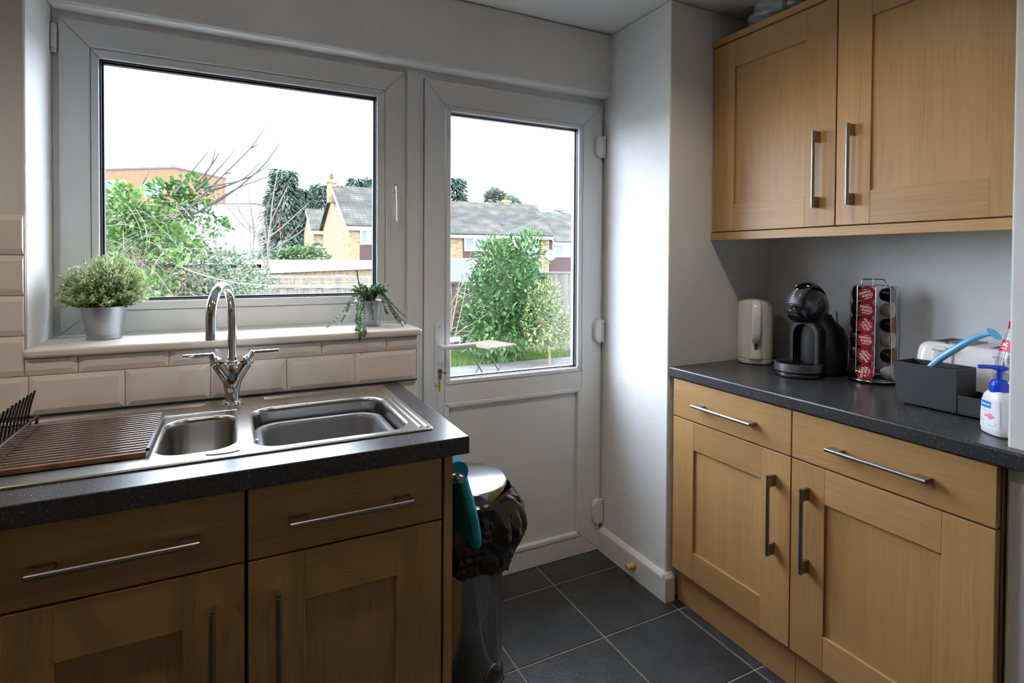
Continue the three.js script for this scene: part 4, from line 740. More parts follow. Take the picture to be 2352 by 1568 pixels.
{
  // toaster
  const x0 = .366, x1 = .538, z0 = 1.07, z1 = 1.385, y1 = 1.063, t = thing('toaster', 'white four-slice toaster against the alcove wall', 'toaster', [(x0 + x1) / 2, WR, (z0 + z1) / 2]);
  const rg = [[.006, .004], [.009, .0], [.03, -.001], [.1, 0], [.135, .002], [.152, .006], [.161, .013], [.1655, .022]].map(([y, o]) => rrect(x0 + o, x1 - o, z0 + o, z1 - o, .03, 8).map(([x, z]) => V(x, WR + y, z)));
  part(t, 'body', loft(rg, true, true), M.toasterWhite);
  part(t, 'foot_plate', box(x0 + .008, x1 - .008, WR, WR + .007, z0 + .008, z1 - .008, .003), M.greyPlastic);
  for (const zc of [1.15, 1.295]) {
    for (const s of [-1, 1]) part(t, 'slot', box(x0 + .028, x1 - .02, WR + .1652, WR + .1668, zc + s * .024 - .0165, zc + s * .024 + .0165, .0005), M.slot, 'dark bread slot');
    part(t, 'slot_rim', merge([box(x0 + .024, x1 - .016, WR + .1652, WR + .169, zc - .0445, zc - .041, .001), box(x0 + .024, x1 - .016, WR + .1652, WR + .169, zc + .041, zc + .0445, .001), box(x0 + .024, x1 - .016, WR + .1652, WR + .169, zc - .0065, zc + .0065, .001), box(x0 + .024, x0 + .028, WR + .1652, WR + .169, zc - .042, zc + .042, .001), box(x1 - .02, x1 - .016, WR + .1652, WR + .169, zc - .042, zc + .042, .001)]), M.spacer);
    part(t, 'lever_panel', box(x0 - .004, x0 + .004, WR + .02, WR + .145, zc - .024, zc + .026, .003, 'y', 2), M.toasterWhite);
    part(t, 'lever_slot', box(x0 - .0045, x0 - .003, WR + .04, WR + .138, zc - .002, zc + .002, 0), M.gasket);
    part(t, 'lever', box(x0 - .026, x0 - .003, WR + .147, WR + .159, zc - .02, zc + .02, .005, 'z', 3), M.toasterWhite);
    part(t, 'dial', cylX(x0 - .012, x0 - .003, WR + .035, zc + .0, .011, 20), M.greyPlastic);
  }
}
{
  // sink caddy
  const t = thing('sink_caddy', 'charcoal plastic sink caddy with a tall tub and low tray', 'caddy', [.275, WR, 1.19]);
  const X0 = .222, X1 = .322, Z0 = 1.093, Z1 = 1.251, Z2 = 1.345, yb = WR + .006, y1 = 1.017, y2 = .952, w = .003;
  const tub = (a0, a1, b0, b1, c0, c1) => merge([box(a0, a1, c0, c0 + w, b0, b1, 0), box(a0, a0 + w, c0 + w, c1, b0, b1, .001), box(a1 - w, a1, c0 + w, c1, b0, b1, .001), box(a0 + w, a1 - w, c0 + w, c1, b0, b0 + w, .001), box(a0 + w, a1 - w, c0 + w, c1, b1 - w, b1, .001)]);
  const taper = (g, ya, yb2, k, zc) => { const p = g.attributes.position; for (let i = 0; i < p.count; i++) { const f = (p.getY(i) - ya) / (yb2 - ya); p.setZ(i, p.getZ(i) < zc ? p.getZ(i) + (1 - f) * k : p.getZ(i)); } g.computeVertexNormals(); return g; };
  part(t, 'tall_tub', taper(tub(X0, X1, Z0, Z1, yb, y1), yb, y1, .012, 1.15), M.caddy);
  part(t, 'divider', box(X0 + w, X1 - w, yb, y1 - .012, 1.172, 1.175, .0005), M.caddy);
  part(t, 'low_tray', tub(X0 + .002, X1, Z1, Z2, yb, y2), M.caddy);
  for (const [x, z] of [[X0 + .012, Z0 + .028], [X1 - .012, Z0 + .028], [X0 + .012, Z2 - .012], [X1 - .012, Z2 - .012]]) part(t, 'foot', cyl(x, WR, z, .006, .0062, 12), M.blackPlastic);

  // dish brush leaning out of the caddy
  const b = thing('dish_brush', 'light blue plastic dish brush leaning in the black caddy', 'brush', [.265, WR + .02, 1.15]);
  const P0 = V(.262, WR + .03, 1.112), P1 = onX(2148, 832, .258), P2 = onX(2200, 798, .262), P3 = onX(2250, 772, .266), P4 = onX(2277, 766, .268);
  const cur = new THREE.CatmullRomCurve3([P0, P1, P2, P3, P4], false, 'centripetal'), N = 28, rg = [];
  for (let i = 0; i <= N; i++) { const f = i / N, p = cur.getPoint(f), tg = cur.getTangent(f), sd = V(1, 0, 0), up = V(0, 0, 0).crossVectors(tg, sd).normalize(), w2 = .006 + .006 * Math.sin(Math.PI * Math.min(1, Math.max(0, (f - .25) / .6))), hh = .0052 + .0042 * Math.sin(Math.PI * Math.min(1, f * 1.1)); const o = []; for (let k = 0; k < 16; k++) { const a = k / 16 * Math.PI * 2; o.push(p.clone().addScaledVector(sd, Math.cos(a) * w2).addScaledVector(up, Math.sin(a) * hh)); } rg.push(o); }
  part(b, 'handle', loft(rg, true, true), M.lightBlue);
  part(b, 'scraper', (() => { const s = new THREE.Shape(); s.absellipse(0, 0, .019, .0085, 0, Math.PI * 2); const g = extrudeXY(s, -.002, .004, .001); g.rotateZ(-.75); g.rotateY(-Math.PI / 2 + .35); g.translate(P4.x, P4.y - .0, P4.z + .006); return g; })(), M.lightBlue);
  part(b, 'brush_head', (() => { const g = new THREE.SphereGeometry(1, 20, 14); g.scale(.018, .012, .018); g.translate(P0.x, P0.y, P0.z); return g; })(), M.lightBlue);
}
{
  // washing-up liquid bottle
  const x = .285, z = 1.345, t = thing('washing_up_liquid', 'clear washing-up liquid bottle with red cap behind the hand soap', 'bottle', [x, WR, z]);
  const st = (prof) => { const g = lathe(prof, 0, 0, 0, 40); g.scale(.62, 1, 1); g.translate(x, WR, z); return g; };
  part(t, 'bottle', st([[0, .002], [.04, .002], [.044, .008], [.044, .09], [.042, .125], [.035, .16], [.026, .195], [.018, .22], [.0145, .232], [.0145, .24], [0, .24]]), M.clearPlastic, 'clear plastic bottle');
  part(t, 'liquid', st([[0, .004], [.039, .004], [.0425, .009], [.0425, .09], [.041, .118], [0, .118]]), phys({ color: 0xe9f4ee, transmission: .8, thickness: .05, roughness: .05, ior: 1.34 }));
  const lt = canvasTex(256, 128, (g) => { g.fillStyle = '#c91f26'; g.fillRect(0, 0, 256, 128); g.fillStyle = '#fff'; g.textAlign = 'center'; for (const xx of [46, 128, 210]) { g.font = 'bold 54px sans-serif'; g.fillText('2X', xx, 66); g.font = 'bold 16px sans-serif'; g.fillText('POWER', xx, 96); } });
  lt.wrapS = THREE.RepeatWrapping; lt.offset.x = -.09;
  part(t, 'shoulder_label', st([[.0305, .178], [.0235, .206]]), std({ map: lt, roughness: .35 }), 'red shoulder label');
  const bt = canvasTex(256, 256, (g) => { g.fillStyle = '#e9efe9'; g.fillRect(0, 0, 256, 256); g.strokeStyle = '#1f9a3d'; g.lineWidth = 20; for (const xx of [64, 192]) { g.beginPath(); g.ellipse(xx, 110, 52, 66, 0, 0, 7); g.stroke(); } g.fillStyle = '#b0202c'; g.fillRect(0, 210, 256, 20); });
  part(t, 'front_label', st([[.0445, .03], [.0445, .105]]), std({ map: bt, roughness: .35 }), 'white and green body label');
  part(t, 'cap', merge([cyl(x, WR + .238, z, .0125, .018, 20, .011), cyl(x, WR + .256, z, .006, .012, 14, .0045), box(x - .004, x + .004, WR + .262, WR + .268, z - .008, z + .004, .001)]), M.redPlastic, 'red flip cap');
}
{
  // pump soap
  const x = .125, z = 1.379, t = thing('hand_soap', 'white pump hand soap bottle with blue top beside the wall end', 'soap dispenser', [x, WR, z]);
  const rr = (y, rx, rz, p = .62) => { const o = []; for (let i = 0; i < 40; i++) { const a = i / 40 * Math.PI * 2, c = Math.cos(a), s = Math.sin(a), X = Math.sign(c) * Math.pow(Math.abs(c), p) * rx, Z = Math.sign(s) * Math.pow(Math.abs(s), p) * rz, th = .55; o.push(V(x + X * Math.cos(th) - Z * Math.sin(th), WR + y, z + X * Math.sin(th) + Z * Math.cos(th))); } return o; };
  part(t, 'bottle', loft([rr(.002, .02, .031), rr(.005, .0225, .0345), rr(.02, .0235, .0362), rr(.055, .0235, .0345), rr(.08, .023, .0325), rr(.092, .021, .0295), rr(.1, .0175, .022), rr(.104, .0145, .0165)], true, true), M.soapBody);
  part(t, 'collar', lathe([[.0135, .1], [.0178, .1005], [.0185, .103], [.0185, .118], [.0165, .122], [.0145, .124], [.0145, .129], [.008, .131], [0, .131]], x, WR, z, 32), M.deepBlue, 'blue screw collar');
  part(t, 'pump', merge([cyl(x, WR + .129, z, .0055, .028, 14), lathe([[0, .152], [.014, .1535], [.0165, .157], [.0155, .1605], [.006, .163], [0, .163]], x, WR, z, 24)]), M.deepBlue, 'blue pump head');
  part(t, 'spout', (() => { const g = capTube([V(x, WR + .158, z), V(x - .012, WR + .1585, z - .015), V(x - .026, WR + .158, z - .03)], .0048, 10, 12); g.translate(0, 0, 0); return g; })(), M.deepBlue);
  const lt = canvasTex(256, 384, (g) => { g.fillStyle = '#e4e4e8'; g.fillRect(0, 0, 256, 384); g.fillStyle = '#1d86d8'; g.fillRect(16, 20, 132, 96); g.fillStyle = '#fff'; g.font = 'bold 42px sans-serif'; g.textAlign = 'left'; g.fillText('Sanex', 20, 82); g.fillStyle = '#d99aa6'; g.font = '26px sans-serif'; g.fillText('dermo', 70, 160); g.fillStyle = '#e08a98'; g.fillRect(130, 184, 30, 78); g.fillRect(106, 208, 78, 30); g.fillRect(40, 290, 60, 10); g.strokeStyle = '#8fb7e6'; g.lineWidth = 9; g.beginPath(); g.ellipse(160, 316, 40, 26, 0, -1, 2.6); g.stroke(); });
  part(t, 'label', (() => { const rows = [.016, .05, .082], gx = []; const rgs = rows.map((y) => { const full = rr(y, y > .07 ? .0235 : .0241, y > .07 ? .0329 : .0362), sl = full.slice(15, 26); return sl; }); const pos = [], uv = [], idx = [], m = 11; rgs.forEach((q, j) => q.forEach((p, i) => { pos.push(p.x, p.y, p.z); uv.push(1 - i / (m - 1), j / 2); })); for (let j = 0; j < 2; j++) for (let i = 0; i < m - 1; i++) { const a = j * m + i, b = a + 1, c = a + m, d = c + 1; idx.push(a, b, c, b, d, c); } const g = new THREE.BufferGeometry(); g.setAttribute('position', new THREE.Float32BufferAttribute(pos, 3)); g.setAttribute('uv', new THREE.Float32BufferAttribute(uv, 2)); g.setIndex(idx); g.computeVertexNormals(); return g; })(), std({ map: lt, roughness: .3, side: THREE.DoubleSide }), 'printed soap label');
}
{
  // crumpled clear bag on top of the wall cabinets
  const n = makeNoise(55), lump = (cx, cz, rx, ry, rz) => { const g = new THREE.SphereGeometry(1, 30, 22), p = g.attributes.position; for (let i = 0; i < p.count; i++) { const v = V(p.getX(i), p.getY(i), p.getZ(i)); const f = .75 + .45 * Math.abs(n(v.x * 4 + 9, v.y * 4 + v.z * 3 + 9) - .5) * 2 + .15 * n(v.x * 11 + 20, v.z * 11 + v.y * 9 + 20); p.setXYZ(i, cx + v.x * rx * f, Math.max(2.1635, 2.163 + ry * .8 + v.y * ry * f), cz + v.z * rz * f); } g.computeVertexNormals(); return toCreasedNormals(g, .45); };
  const t = thing('plastic_bag', 'crumpled clear plastic bag lying on top of the wall cabinets', 'bag', [.33, 2.1625, .62]);
  part(t, 'bag', merge([lump(.3, .63, .07, .055, .11), lump(.31, .47, .05, .02, .035)]), M.bag);
}
// ───────────────────────── ceiling downlights (behind the viewpoint) ─────────────────────────
const WARM = new THREE.Color(1.0, .82, .65), LAMP = new THREE.Color(1.0, .88, .72);
{
  const spots = [[-.35, .98, 'the alcove cupboards', 1.35, LAMP], [-1.45, 1.02, 'the sink', 1.4, WARM], [-2.5, 1.02, 'the left wall', 1.9, WARM]];
  for (const [x, z, where, cd, LC] of spots) {
    const t = thing('ceiling_downlight', 'round recessed ceiling downlight nearest ' + where, 'downlight', [x, H, z], 'ceiling downlights');
    part(t, 'bezel', lathe([[.03, -.001], [.042, 0], [.043, -.004], [.04, -.006], [.031, -.004]], x, H, z, 32), M.upvc);
    part(t, 'lamp', (() => { const g = new THREE.CircleGeometry(.030, 28); g.rotateX(Math.PI / 2); g.translate(x, H - .0025, z); return g; })(), std({ color: 0xffffff, emissive: LC, emissiveIntensity: 14, roughness: .5 }));
    const l = new THREE.SpotLight(LC, cd, 0, 1.25, .8, 2); l.position.set(0, -.02, 0); l.target.position.set(0, -1, 0); l.castShadow = true; l.shadow.radius = 1.5; t.add(l, l.target);
  }
}
// ───────────────────────── garden and street ─────────────────────────
const GY = -.6;
const matte = (o) => phys({ specularIntensity: .22, ...o });                 // weathered, porous outdoor surfaces
const OUT = {
  brick: (() => { const n = makeNoise(71), r = rng(2), tone = Array.from({ length: 4096 }, () => r()); return matte({ roughness: .9, map: tex(512, 512, (u, v) => { const row = Math.floor(v * 32), uu = u * 10 + (row % 2 ? .5 : 0), col = ((Math.floor(uu) % 10) + 10) % 10, fu = uu - Math.floor(uu), fv = v * 32 - row; const m = fu < .05 || fv < .14; const k = .85 + tone[(row * 10 + col) % 4096] * .3 + (n(u * 80, v * 80, 80, 80) - .5) * .1; return m ? [.42, .40, .36] : [.44 * k, .37 * k, .265 * k]; }, true, 1 / 2.25, 1 / 2.4) }); })(),
  roof: (() => { const n = makeNoise(72); return matte({ roughness: .9, map: tex(512, 512, (u, v) => { const row = v * 14, fr = row - Math.floor(row), uu = u * 16, fu = uu - Math.floor(uu); const pat = n(u * 7, v * 7, 7, 7), moss = n(u * 20 + 4, v * 20, 20, 20); let k = .235 + (pat - .5) * .06 + (n(Math.floor(uu) + .5, Math.floor(row) + .5, 256, 256) - .5) * .1; if (fr < .16) k *= .62; if (fu < .12) k *= .85; const g = moss > .62 ? (moss - .62) * .5 : 0; return [k * .98, k * .95 + g * .12, k * .88 - g * .2]; }, true, 1 / 4.6, 1 / 4.2) }); })(),
  hung: matte({ color: 0x3f2e2d, roughness: .85 }), white: matte({ color: 0xd2d2d0, roughness: .5 }), render: matte({ color: 0xb9b8b4, roughness: .8 }), winGlass: std({ color: 0x3a4046, roughness: .12, metalness: .2 }), lightGlass: std({ color: 0x656d73, roughness: .2 }),
  orange: (() => { const n = makeNoise(12); return matte({ roughness: .8, map: tex(64, 256, (u, v) => { const r = v * 24, f = r - Math.floor(r); const k = f < .12 ? .8 : 1 + (n(u * 4, r) - .5) * .08; return [.46 * k, .30 * k, .215 * k]; }, true, .25, 1 / 6) }); })(),
  felt: matte({ color: 0x9fa1a2, roughness: .8 }), redTile: matte({ color: 0x6b2a22, roughness: .85 }), darkMetal: matte({ color: 0x2c2d30, roughness: .5, metalness: .5 }), grey: matte({ color: 0x434349, roughness: .85 }), pot: matte({ color: 0x4a3b2a, roughness: .8 }),
};
const fenceTex = (c, seed) => { const n = makeNoise(seed); return [0, 1, 2].map((k) => matte({ roughness: .9, map: tex(128, 256, (u, v) => { const f = .9 + (n(u * 14 + k * 9, v * 2, 256, 2) - .5) * .3 + (n(u * 60, v * 9, 60, 9) - .5) * .12; return c.map((q) => q * f); }, true, 4, .8) })); };
OUT.fence = fenceTex([.40, .38, .35], 31); OUT.fenceDark = fenceTex([.26, .23, .205], 32); OUT.teak = fenceTex([.33, .285, .24], 33);
// local frame of a facade: s along it, y up, n towards the viewer
function facade(A, B) {
  const d = B.clone().sub(A); d.y = 0; d.normalize(); const n = V(-d.z, 0, d.x); if (n.dot(CAM.clone().sub(A)) < 0) n.negate();
  const flip = V(0, 0, 0).crossVectors(d, V(0, 1, 0)).dot(n) < 0;
  const m = new THREE.Matrix4().makeBasis(d, V(0, 1, 0), n).setPosition(A.x, 0, A.z);
  const put = (g) => { g.applyMatrix4(m); if (flip) { const ix = g.index; if (ix) { for (let i = 0; i < ix.count; i += 3) { const a = ix.getX(i); ix.setX(i, ix.getX(i + 1)); ix.setX(i + 1, a); } } } return g; };
  const sy = (u, v) => { const r = ray(u, v), t = A.clone().sub(CAM).dot(n) / r.dot(n), p = r.multiplyScalar(t).add(CAM); return [p.clone().sub(A).dot(d), p.y]; };
  return { d, n, put, sy, bx: (s0, s1, y0, y1, n0, n1, g = 's') => put(box(Math.min(s0, s1), Math.max(s0, s1), Math.min(y0, y1), Math.max(y0, y1), n0, n1, 0, g === 's' ? 'x' : 'y')) };
}
function gableHouse(name, label, fc, s0, s1, depth, he, hr, base = -1.5) {
  const c = fc.put(V ? box((s0 + s1) / 2 - .1, (s0 + s1) / 2 + .1, 0, .1, -.1, 0, 0) : null).attributes.position, t = thing(name, label, 'house', [c.getX(0), GY, c.getZ(0)]);
  const over = .35, dh = depth / 2, k = (hr - he) / dh;
  part(t, 'wall', (() => { const s = shapeOf([[-depth, base], [0, base], [0, he], [-dh, hr], [-depth, he]]); const g = extrudeXY(s, 0, s1 - s0); g.rotateY(-Math.PI / 2); g.translate(s1, 0, 0); grainUV(g, 'y', [0, 0]); return fc.put(g); })(), OUT.brick, 'yellow brick walls');
  const slope = Math.atan2(hr - he, dh), L = Math.hypot(dh + over, (dh + over) * k);
  for (const sgn of [1, -1]) part(t, 'roof_slope', (() => { const g = box(s0 - .25, s1 + .25, 0, .12, 0, L, 0, 'z'); g.rotateX(slope); if (sgn < 0) { g.rotateY(Math.PI); g.translate(s0 + s1, 0, 0); } g.translate(0, hr + .03, -dh); return fc.put(g); })(), OUT.roof, 'grey concrete tile roof');
  part(t, 'fascia', fc.bx(s0 - .25, s1 + .25, he - .34 - over * k * .5, he - .06 - over * k * .5, over - .1, over, 's'), OUT.white);
  for (const s of [s0 - .27, s1 + .23]) part(t, 'bargeboard', (() => { const g = box(s, s + .05, -.22, .02, 0, L, 0, 'z'); g.rotateX(slope); g.translate(0, hr + .03, -dh); return fc.put(g); })(), OUT.white);
  return t;
}
function win(t, fc, px, panes = 2, tag = 'window') {
  const [[s0, ya], [s1, yb]] = [fc.sy(px[0], px[1]), fc.sy(px[2], px[3])], y1 = Math.max(ya, yb), y0 = Math.min(ya, yb), w = .09;
  const f = part(t, tag, merge([fc.bx(s0, s1, y0, y0 + w * 1.4, 0, .16), fc.bx(s0, s1, y1 - w, y1, 0, .14), fc.bx(s0, s0 + w, y0, y1, 0, .14), fc.bx(s1 - w, s1, y0, y1, 0, .14), ...Array.from({ length: panes - 1 }, (_, i) => { const c = s0 + (s1 - s0) * (i + 1) / panes; return fc.bx(c - w / 2, c + w / 2, y0, y1, 0, .135); })]), OUT.white, 'white window frame');
  for (let i = 0; i < panes; i++) { const a = s0 + (s1 - s0) * i / panes, b = s0 + (s1 - s0) * (i + 1) / panes; part(f, 'pane', fc.bx(a + .03, b - .03, y0 + .05, y1 - .05, .085, .1), i % 2 ? OUT.lightGlass : OUT.winGlass); }
  return f;
}
function chimneyOn(t, fc, u0, u1, vt, vb, n, D = 0) {
  const far = (y) => CAM.y + (y - CAM.y) * (1 - n / 42), [a, yq] = fc.sy(u0, vt), [b, yr] = fc.sy(u1, vb), yt = far(yq), yb = far(yr), w = Math.abs(b - a), c = (a + b) / 2;
  const ch = part(t, 'chimney', fc.bx(c - w / 2, c + w / 2, yb - .6, yt, n - w / 2, n + w / 2), OUT.brick, 'brick chimney stack');
  part(ch, 'chimney_pot', (() => { const g = cyl(c, yt, n, .16, .4, 14, .13); return fc.put(g); })(), OUT.pot);
  part(ch, 'chimney_cap', fc.bx(c - w / 2 - .08, c + w / 2 + .08, yt - .25, yt - .08, n - w / 2 - .08, n + w / 2 + .08), OUT.brick);
  return ch;
}
function aerial(t, base, h, size = .5) {
  const p = part(t, 'aerial', tube([base, base.clone().add(V(0, h, 0))], .03, 6), OUT.darkMetal, 'television aerial'); const tip = base.clone().add(V(0, h - .1, 0)), q = [];
  q.push(tube([tip.clone().add(V(-.2, .0, 0)), tip.clone().add(V(size * 1.6, -.12, 0))], .02, 5)); for (let i = 0; i < 6; i++) { const c = tip.clone().add(V(size * i * .28, -.02 * i, 0)); q.push(tube([c.clone().add(V(0, .12, .1)), c.clone().add(V(0, -.12, -.1))], .012, 4)); }
  part(p, 'aerial_rods', merge(q), OUT.darkMetal);
}
{
  // terrace beyond the garden, seen through the door
  const A = at(1020, 536, 46), B = at(1262, 544, 49), fc = facade(A, B), e0 = fc.sy(1020, 533)[1], len = fc.sy(1262, 540)[0];
  const t = gableHouse('terraced_house', 'brick terraced house with long tiled roof behind the laurel', fc, -1.2, len, 8.4, e0, e0 + 2.95);
  part(t, 'hung_tiles', fc.bx(fc.sy(1063, 576)[0], fc.sy(1242, 580)[0], fc.sy(1100, 640)[1], fc.sy(1100, 538)[1], .02, .08), OUT.hung, 'dark red tile-hung panel');
  win(t, fc, [1066, 541, 1131, 577], 3); win(t, fc, [1180, 543, 1236, 579], 3);
  chimneyOn(t, fc, 1187, 1203, 462, 500, -4.2); { const [s, y] = fc.sy(1205, 470); const p = V(s, y + .4, -4.2).applyMatrix4(new THREE.Matrix4().makeBasis(fc.d, V(0, 1, 0), fc.n).setPosition(A.x, 0, A.z)); aerial(t, p, 1.9, .35); }
  part(t, 'roof_vent', (() => { const [s, y] = fc.sy(1160, 520); const g = cyl(s, y + .2, -.9, .14, 1.1, 12); return fc.put(g); })(), OUT.grey);
  const A2 = at(1262, 553, 49.6), B2 = at(1345, 557, 51), f2 = facade(A2, B2), e2 = f2.sy(1290, 552)[1];
  const t2 = gableHouse('terraced_house', 'brick terraced house with a satellite dish, lower roof', f2, .65, 9, 8, e2, e2 + 2.75);
  part(t2, 'hung_tiles', f2.bx(f2.sy(1262, 590)[0], 9, f2.sy(1300, 640)[1], f2.sy(1300, 556)[1], .02, .08), OUT.hung, 'dark red tile-hung panel');
  win(t2, f2, [1268, 557, 1338, 591], 3);
  { const p = at(1271, 586, 48.4), d = new THREE.SphereGeometry(.62, 24, 10, 0, Math.PI * 2, 0, .85); d.rotateX(Math.PI / 2); d.rotateY(-.7); const t3 = part(t2, 'satellite_dish', d.translate(p.x, p.y, p.z - .35), matte({ color: 0xe8e8e8, roughness: .4, side: THREE.DoubleSide }), 'white satellite dish'); part(t3, 'dish_arm', tube([p.clone().add(V(0, -.3, .1)), p.clone().add(V(-.1, -.05, .6))], .03, 6), OUT.darkMetal); part(t3, 'dish_bracket', tube([p.clone().add(V(0, 0, -.1)), p.clone().add(V(.25, .1, -1.4))], .05, 6), OUT.darkMetal); }
  part(t2, 'roof_vent', (() => { const [s, y] = f2.sy(1229, 480); const g = box(s - .25, s + .25, y - .3, y + .15, -4.2, -3.8, 0); return f2.put(g); })(), OUT.darkMetal);

  // gabled house through the window
  const K = at(801, 592, 36), K2 = at(861, 592, 36.9), f3 = facade(K, K2), e3 = f3.sy(815, 516)[1] + .1;
  const t4 = gableHouse('gabled_house', 'yellow brick house with white-edged gable and chimney', f3, 0, 4.6, 7.4, e3, e3 + 2.75);
  win(t4, f3, [827, 523, 872, 562], 3);
  part(t4, 'hung_tiles', f3.bx(f3.sy(827, 575)[0], 4.4, f3.sy(840, 610)[1], f3.sy(840, 563)[1], .02, .08), OUT.hung, 'dark red tile-hung panel');
  chimneyOn(t4, f3, 783, 802, 412, 447, -3.7); aerial(t4, at(785, 440, 39), 2.5, .3);
  const K5 = at(745, 600, 48), K6 = at(775, 600, 48.5), f5 = facade(K5, K6), e5 = f5.sy(740, 529)[1] + .1;
  const t5 = gableHouse('gabled_house', 'small yellow brick gabled house behind the chimney house', f5, -.9, 6, 7, e5, e5 + 1.9);
  win(t5, f5, [747, 537, 761, 553], 1);
  part(t5, 'round_window', (() => { const [s, y] = f5.sy(727, 569); const g = new THREE.CylinderGeometry(.45, .45, .1, 24); g.rotateX(Math.PI / 2); g.translate(s, y, .05); return f5.put(g); })(), OUT.winGlass);

  // flat-roofed garage
  const G0 = at(612, 640, 11.4), G1 = at(900, 622, 19), fg = facade(G0, G1), gl = G1.clone().sub(G0).length(), gy = 1.19;
  const tg = thing('garage', 'low yellow brick garage with white flat roof edge', 'garage', [(G0.x + G1.x) / 2, GY, (G0.z + G1.z) / 2]);
  part(tg, 'wall', fg.bx(0, gl, GY, gy - .1, -5, 0), OUT.brick, 'yellow brick wall'); part(tg, 'fascia', fg.bx(-.15, gl + .1, gy - .2, gy, -.02, .14), OUT.white); part(tg, 'roof', fg.bx(-.15, gl + .1, gy - .02, gy + .05, -5.2, .1), OUT.felt, 'pale felt flat roof');

  // far buildings
  const O0 = at(215, 470, 68), O1 = at(401, 470, 66), fo = facade(O0, O1), ol = O1.clone().sub(O0).length(), oy = fo.sy(400, 387)[1];
  const to = thing('apartment_block', 'flat-roofed building with orange boarded cladding', 'building', [(O0.x + O1.x) / 2, GY, (O0.z + O1.z) / 2]);
  part(to, 'wall', fo.bx(-6, ol, -2, oy, -9, 0), OUT.orange, 'orange cladding'); part(to, 'roof_edge', fo.bx(-6.1, ol + .1, oy, oy + .22, -9.1, .1), OUT.grey);
  win(to, fo, [246, 415, 290, 452], 1); win(to, fo, [333, 418, 372, 452], 1); aerial(to, at(375, 440, 67), 3.6, .9);
  const W0 = at(470, 560, 60), W1 = at(581, 560, 59), fw = facade(W0, W1), wl2 = W1.clone().sub(W0).length(), wy = fw.sy(520, 469)[1];
  const tw = thing('white_building', 'white rendered flat-roofed building behind the bare branches', 'building', [(W0.x + W1.x) / 2, GY, (W0.z + W1.z) / 2]);
  part(tw, 'wall', fw.bx(-3, wl2, -2, wy, -3.5, 0), OUT.render); part(tw, 'roof_edge', fw.bx(-3.1, wl2 + .1, wy, wy + .12, -3.6, .1), OUT.grey);
  win(tw, fw, [422, 503, 455, 530], 2); win(tw, fw, [500, 500, 530, 525], 2);
  const Q0 = at(583, 560, 72), Q1 = at(640, 560, 73), fq = facade(Q0, Q1);
  const tq = thing('red_tiled_house', 'house with red tiled upper storey behind the bare tree', 'house', [(Q0.x + Q1.x) / 2, GY, (Q0.z + Q1.z) / 2]);
  part(tq, 'wall', fq.bx(0, 4, -2, fq.sy(590, 548)[1], -4, 0), OUT.render); part(tq, 'upper_storey', fq.bx(0, 4, fq.sy(590, 548)[1], fq.sy(590, 481)[1], -4, .1), OUT.redTile, 'red tile-hung upper storey'); win(tq, fq, [588, 516, 603, 533], 1);
}
{
  // ground
  const gn = makeNoise(17);
  const PZ = onY(1080, 839, GY).z;
  const ground = single('patio', 'grey concrete patio outside the back door', 'patio', box(-9, 12, GY - .2, GY, PZ, -.26, 0, 'z'), matte({ map: tex(512, 512, (u, v) => { const k = .33 + (gn(u * 9, v * 9, 9, 9) - .5) * .1 + (gn(u * 90, v * 90, 90, 90) - .5) * .08; return [k, k * .98, k * .94]; }, true, .4, .4), roughness: .9 })); ground.userData.kind = 'structure';
  const lawnTex = tex(512, 512, (u, v) => { const a = gn(u * 12, v * 12, 12, 12), b = gn(u * 140, v * 140, 140, 140), k = .75 + (a - .5) * .3 + (b - .5) * .45; return [.22 * k, .31 * k, .115 * k]; }, true, .4, .4);
  const yard = single('lawn', 'bright green garden lawn beyond the patio', 'lawn', box(-25, 30, GY - .3, GY - .01, -14, PZ, 0, 'z'), matte({ map: lawnTex, roughness: 1 })); yard.userData.kind = 'structure';
  const far = single('far_ground', 'ground of the gardens and street beyond the fences', 'ground', box(-90, 90, -2.2, -1.6, -110, -13.5, 0, 'z'), matte({ color: 0x4b4e3d, roughness: 1 })); far.userData.kind = 'structure';
  const r = rng(66), L = new Leaves();
  for (let i = 0; i < 9000; i++) { const p = onY(1000 + r() * 400, 806 + r() * 36, GY); p.y = GY - .01; if (p.z > PZ || p.z < PZ - 2.5) continue; const c = .7 + r() * .6; L.add(p, V((r() - .5) * .9, 1, (r() - .5) * .9), V(r() - .5, .2, r() - .5), .04 + r() * .04, .008, [.075 * c, .135 * c, .024 * c], .1, .2); }
  const gr = single('grass', 'short grass blades of the lawn by the patio edge', 'grass', L.geo(), leafMat(.6, .3, .2)); gr.userData.kind = 'stuff';
}
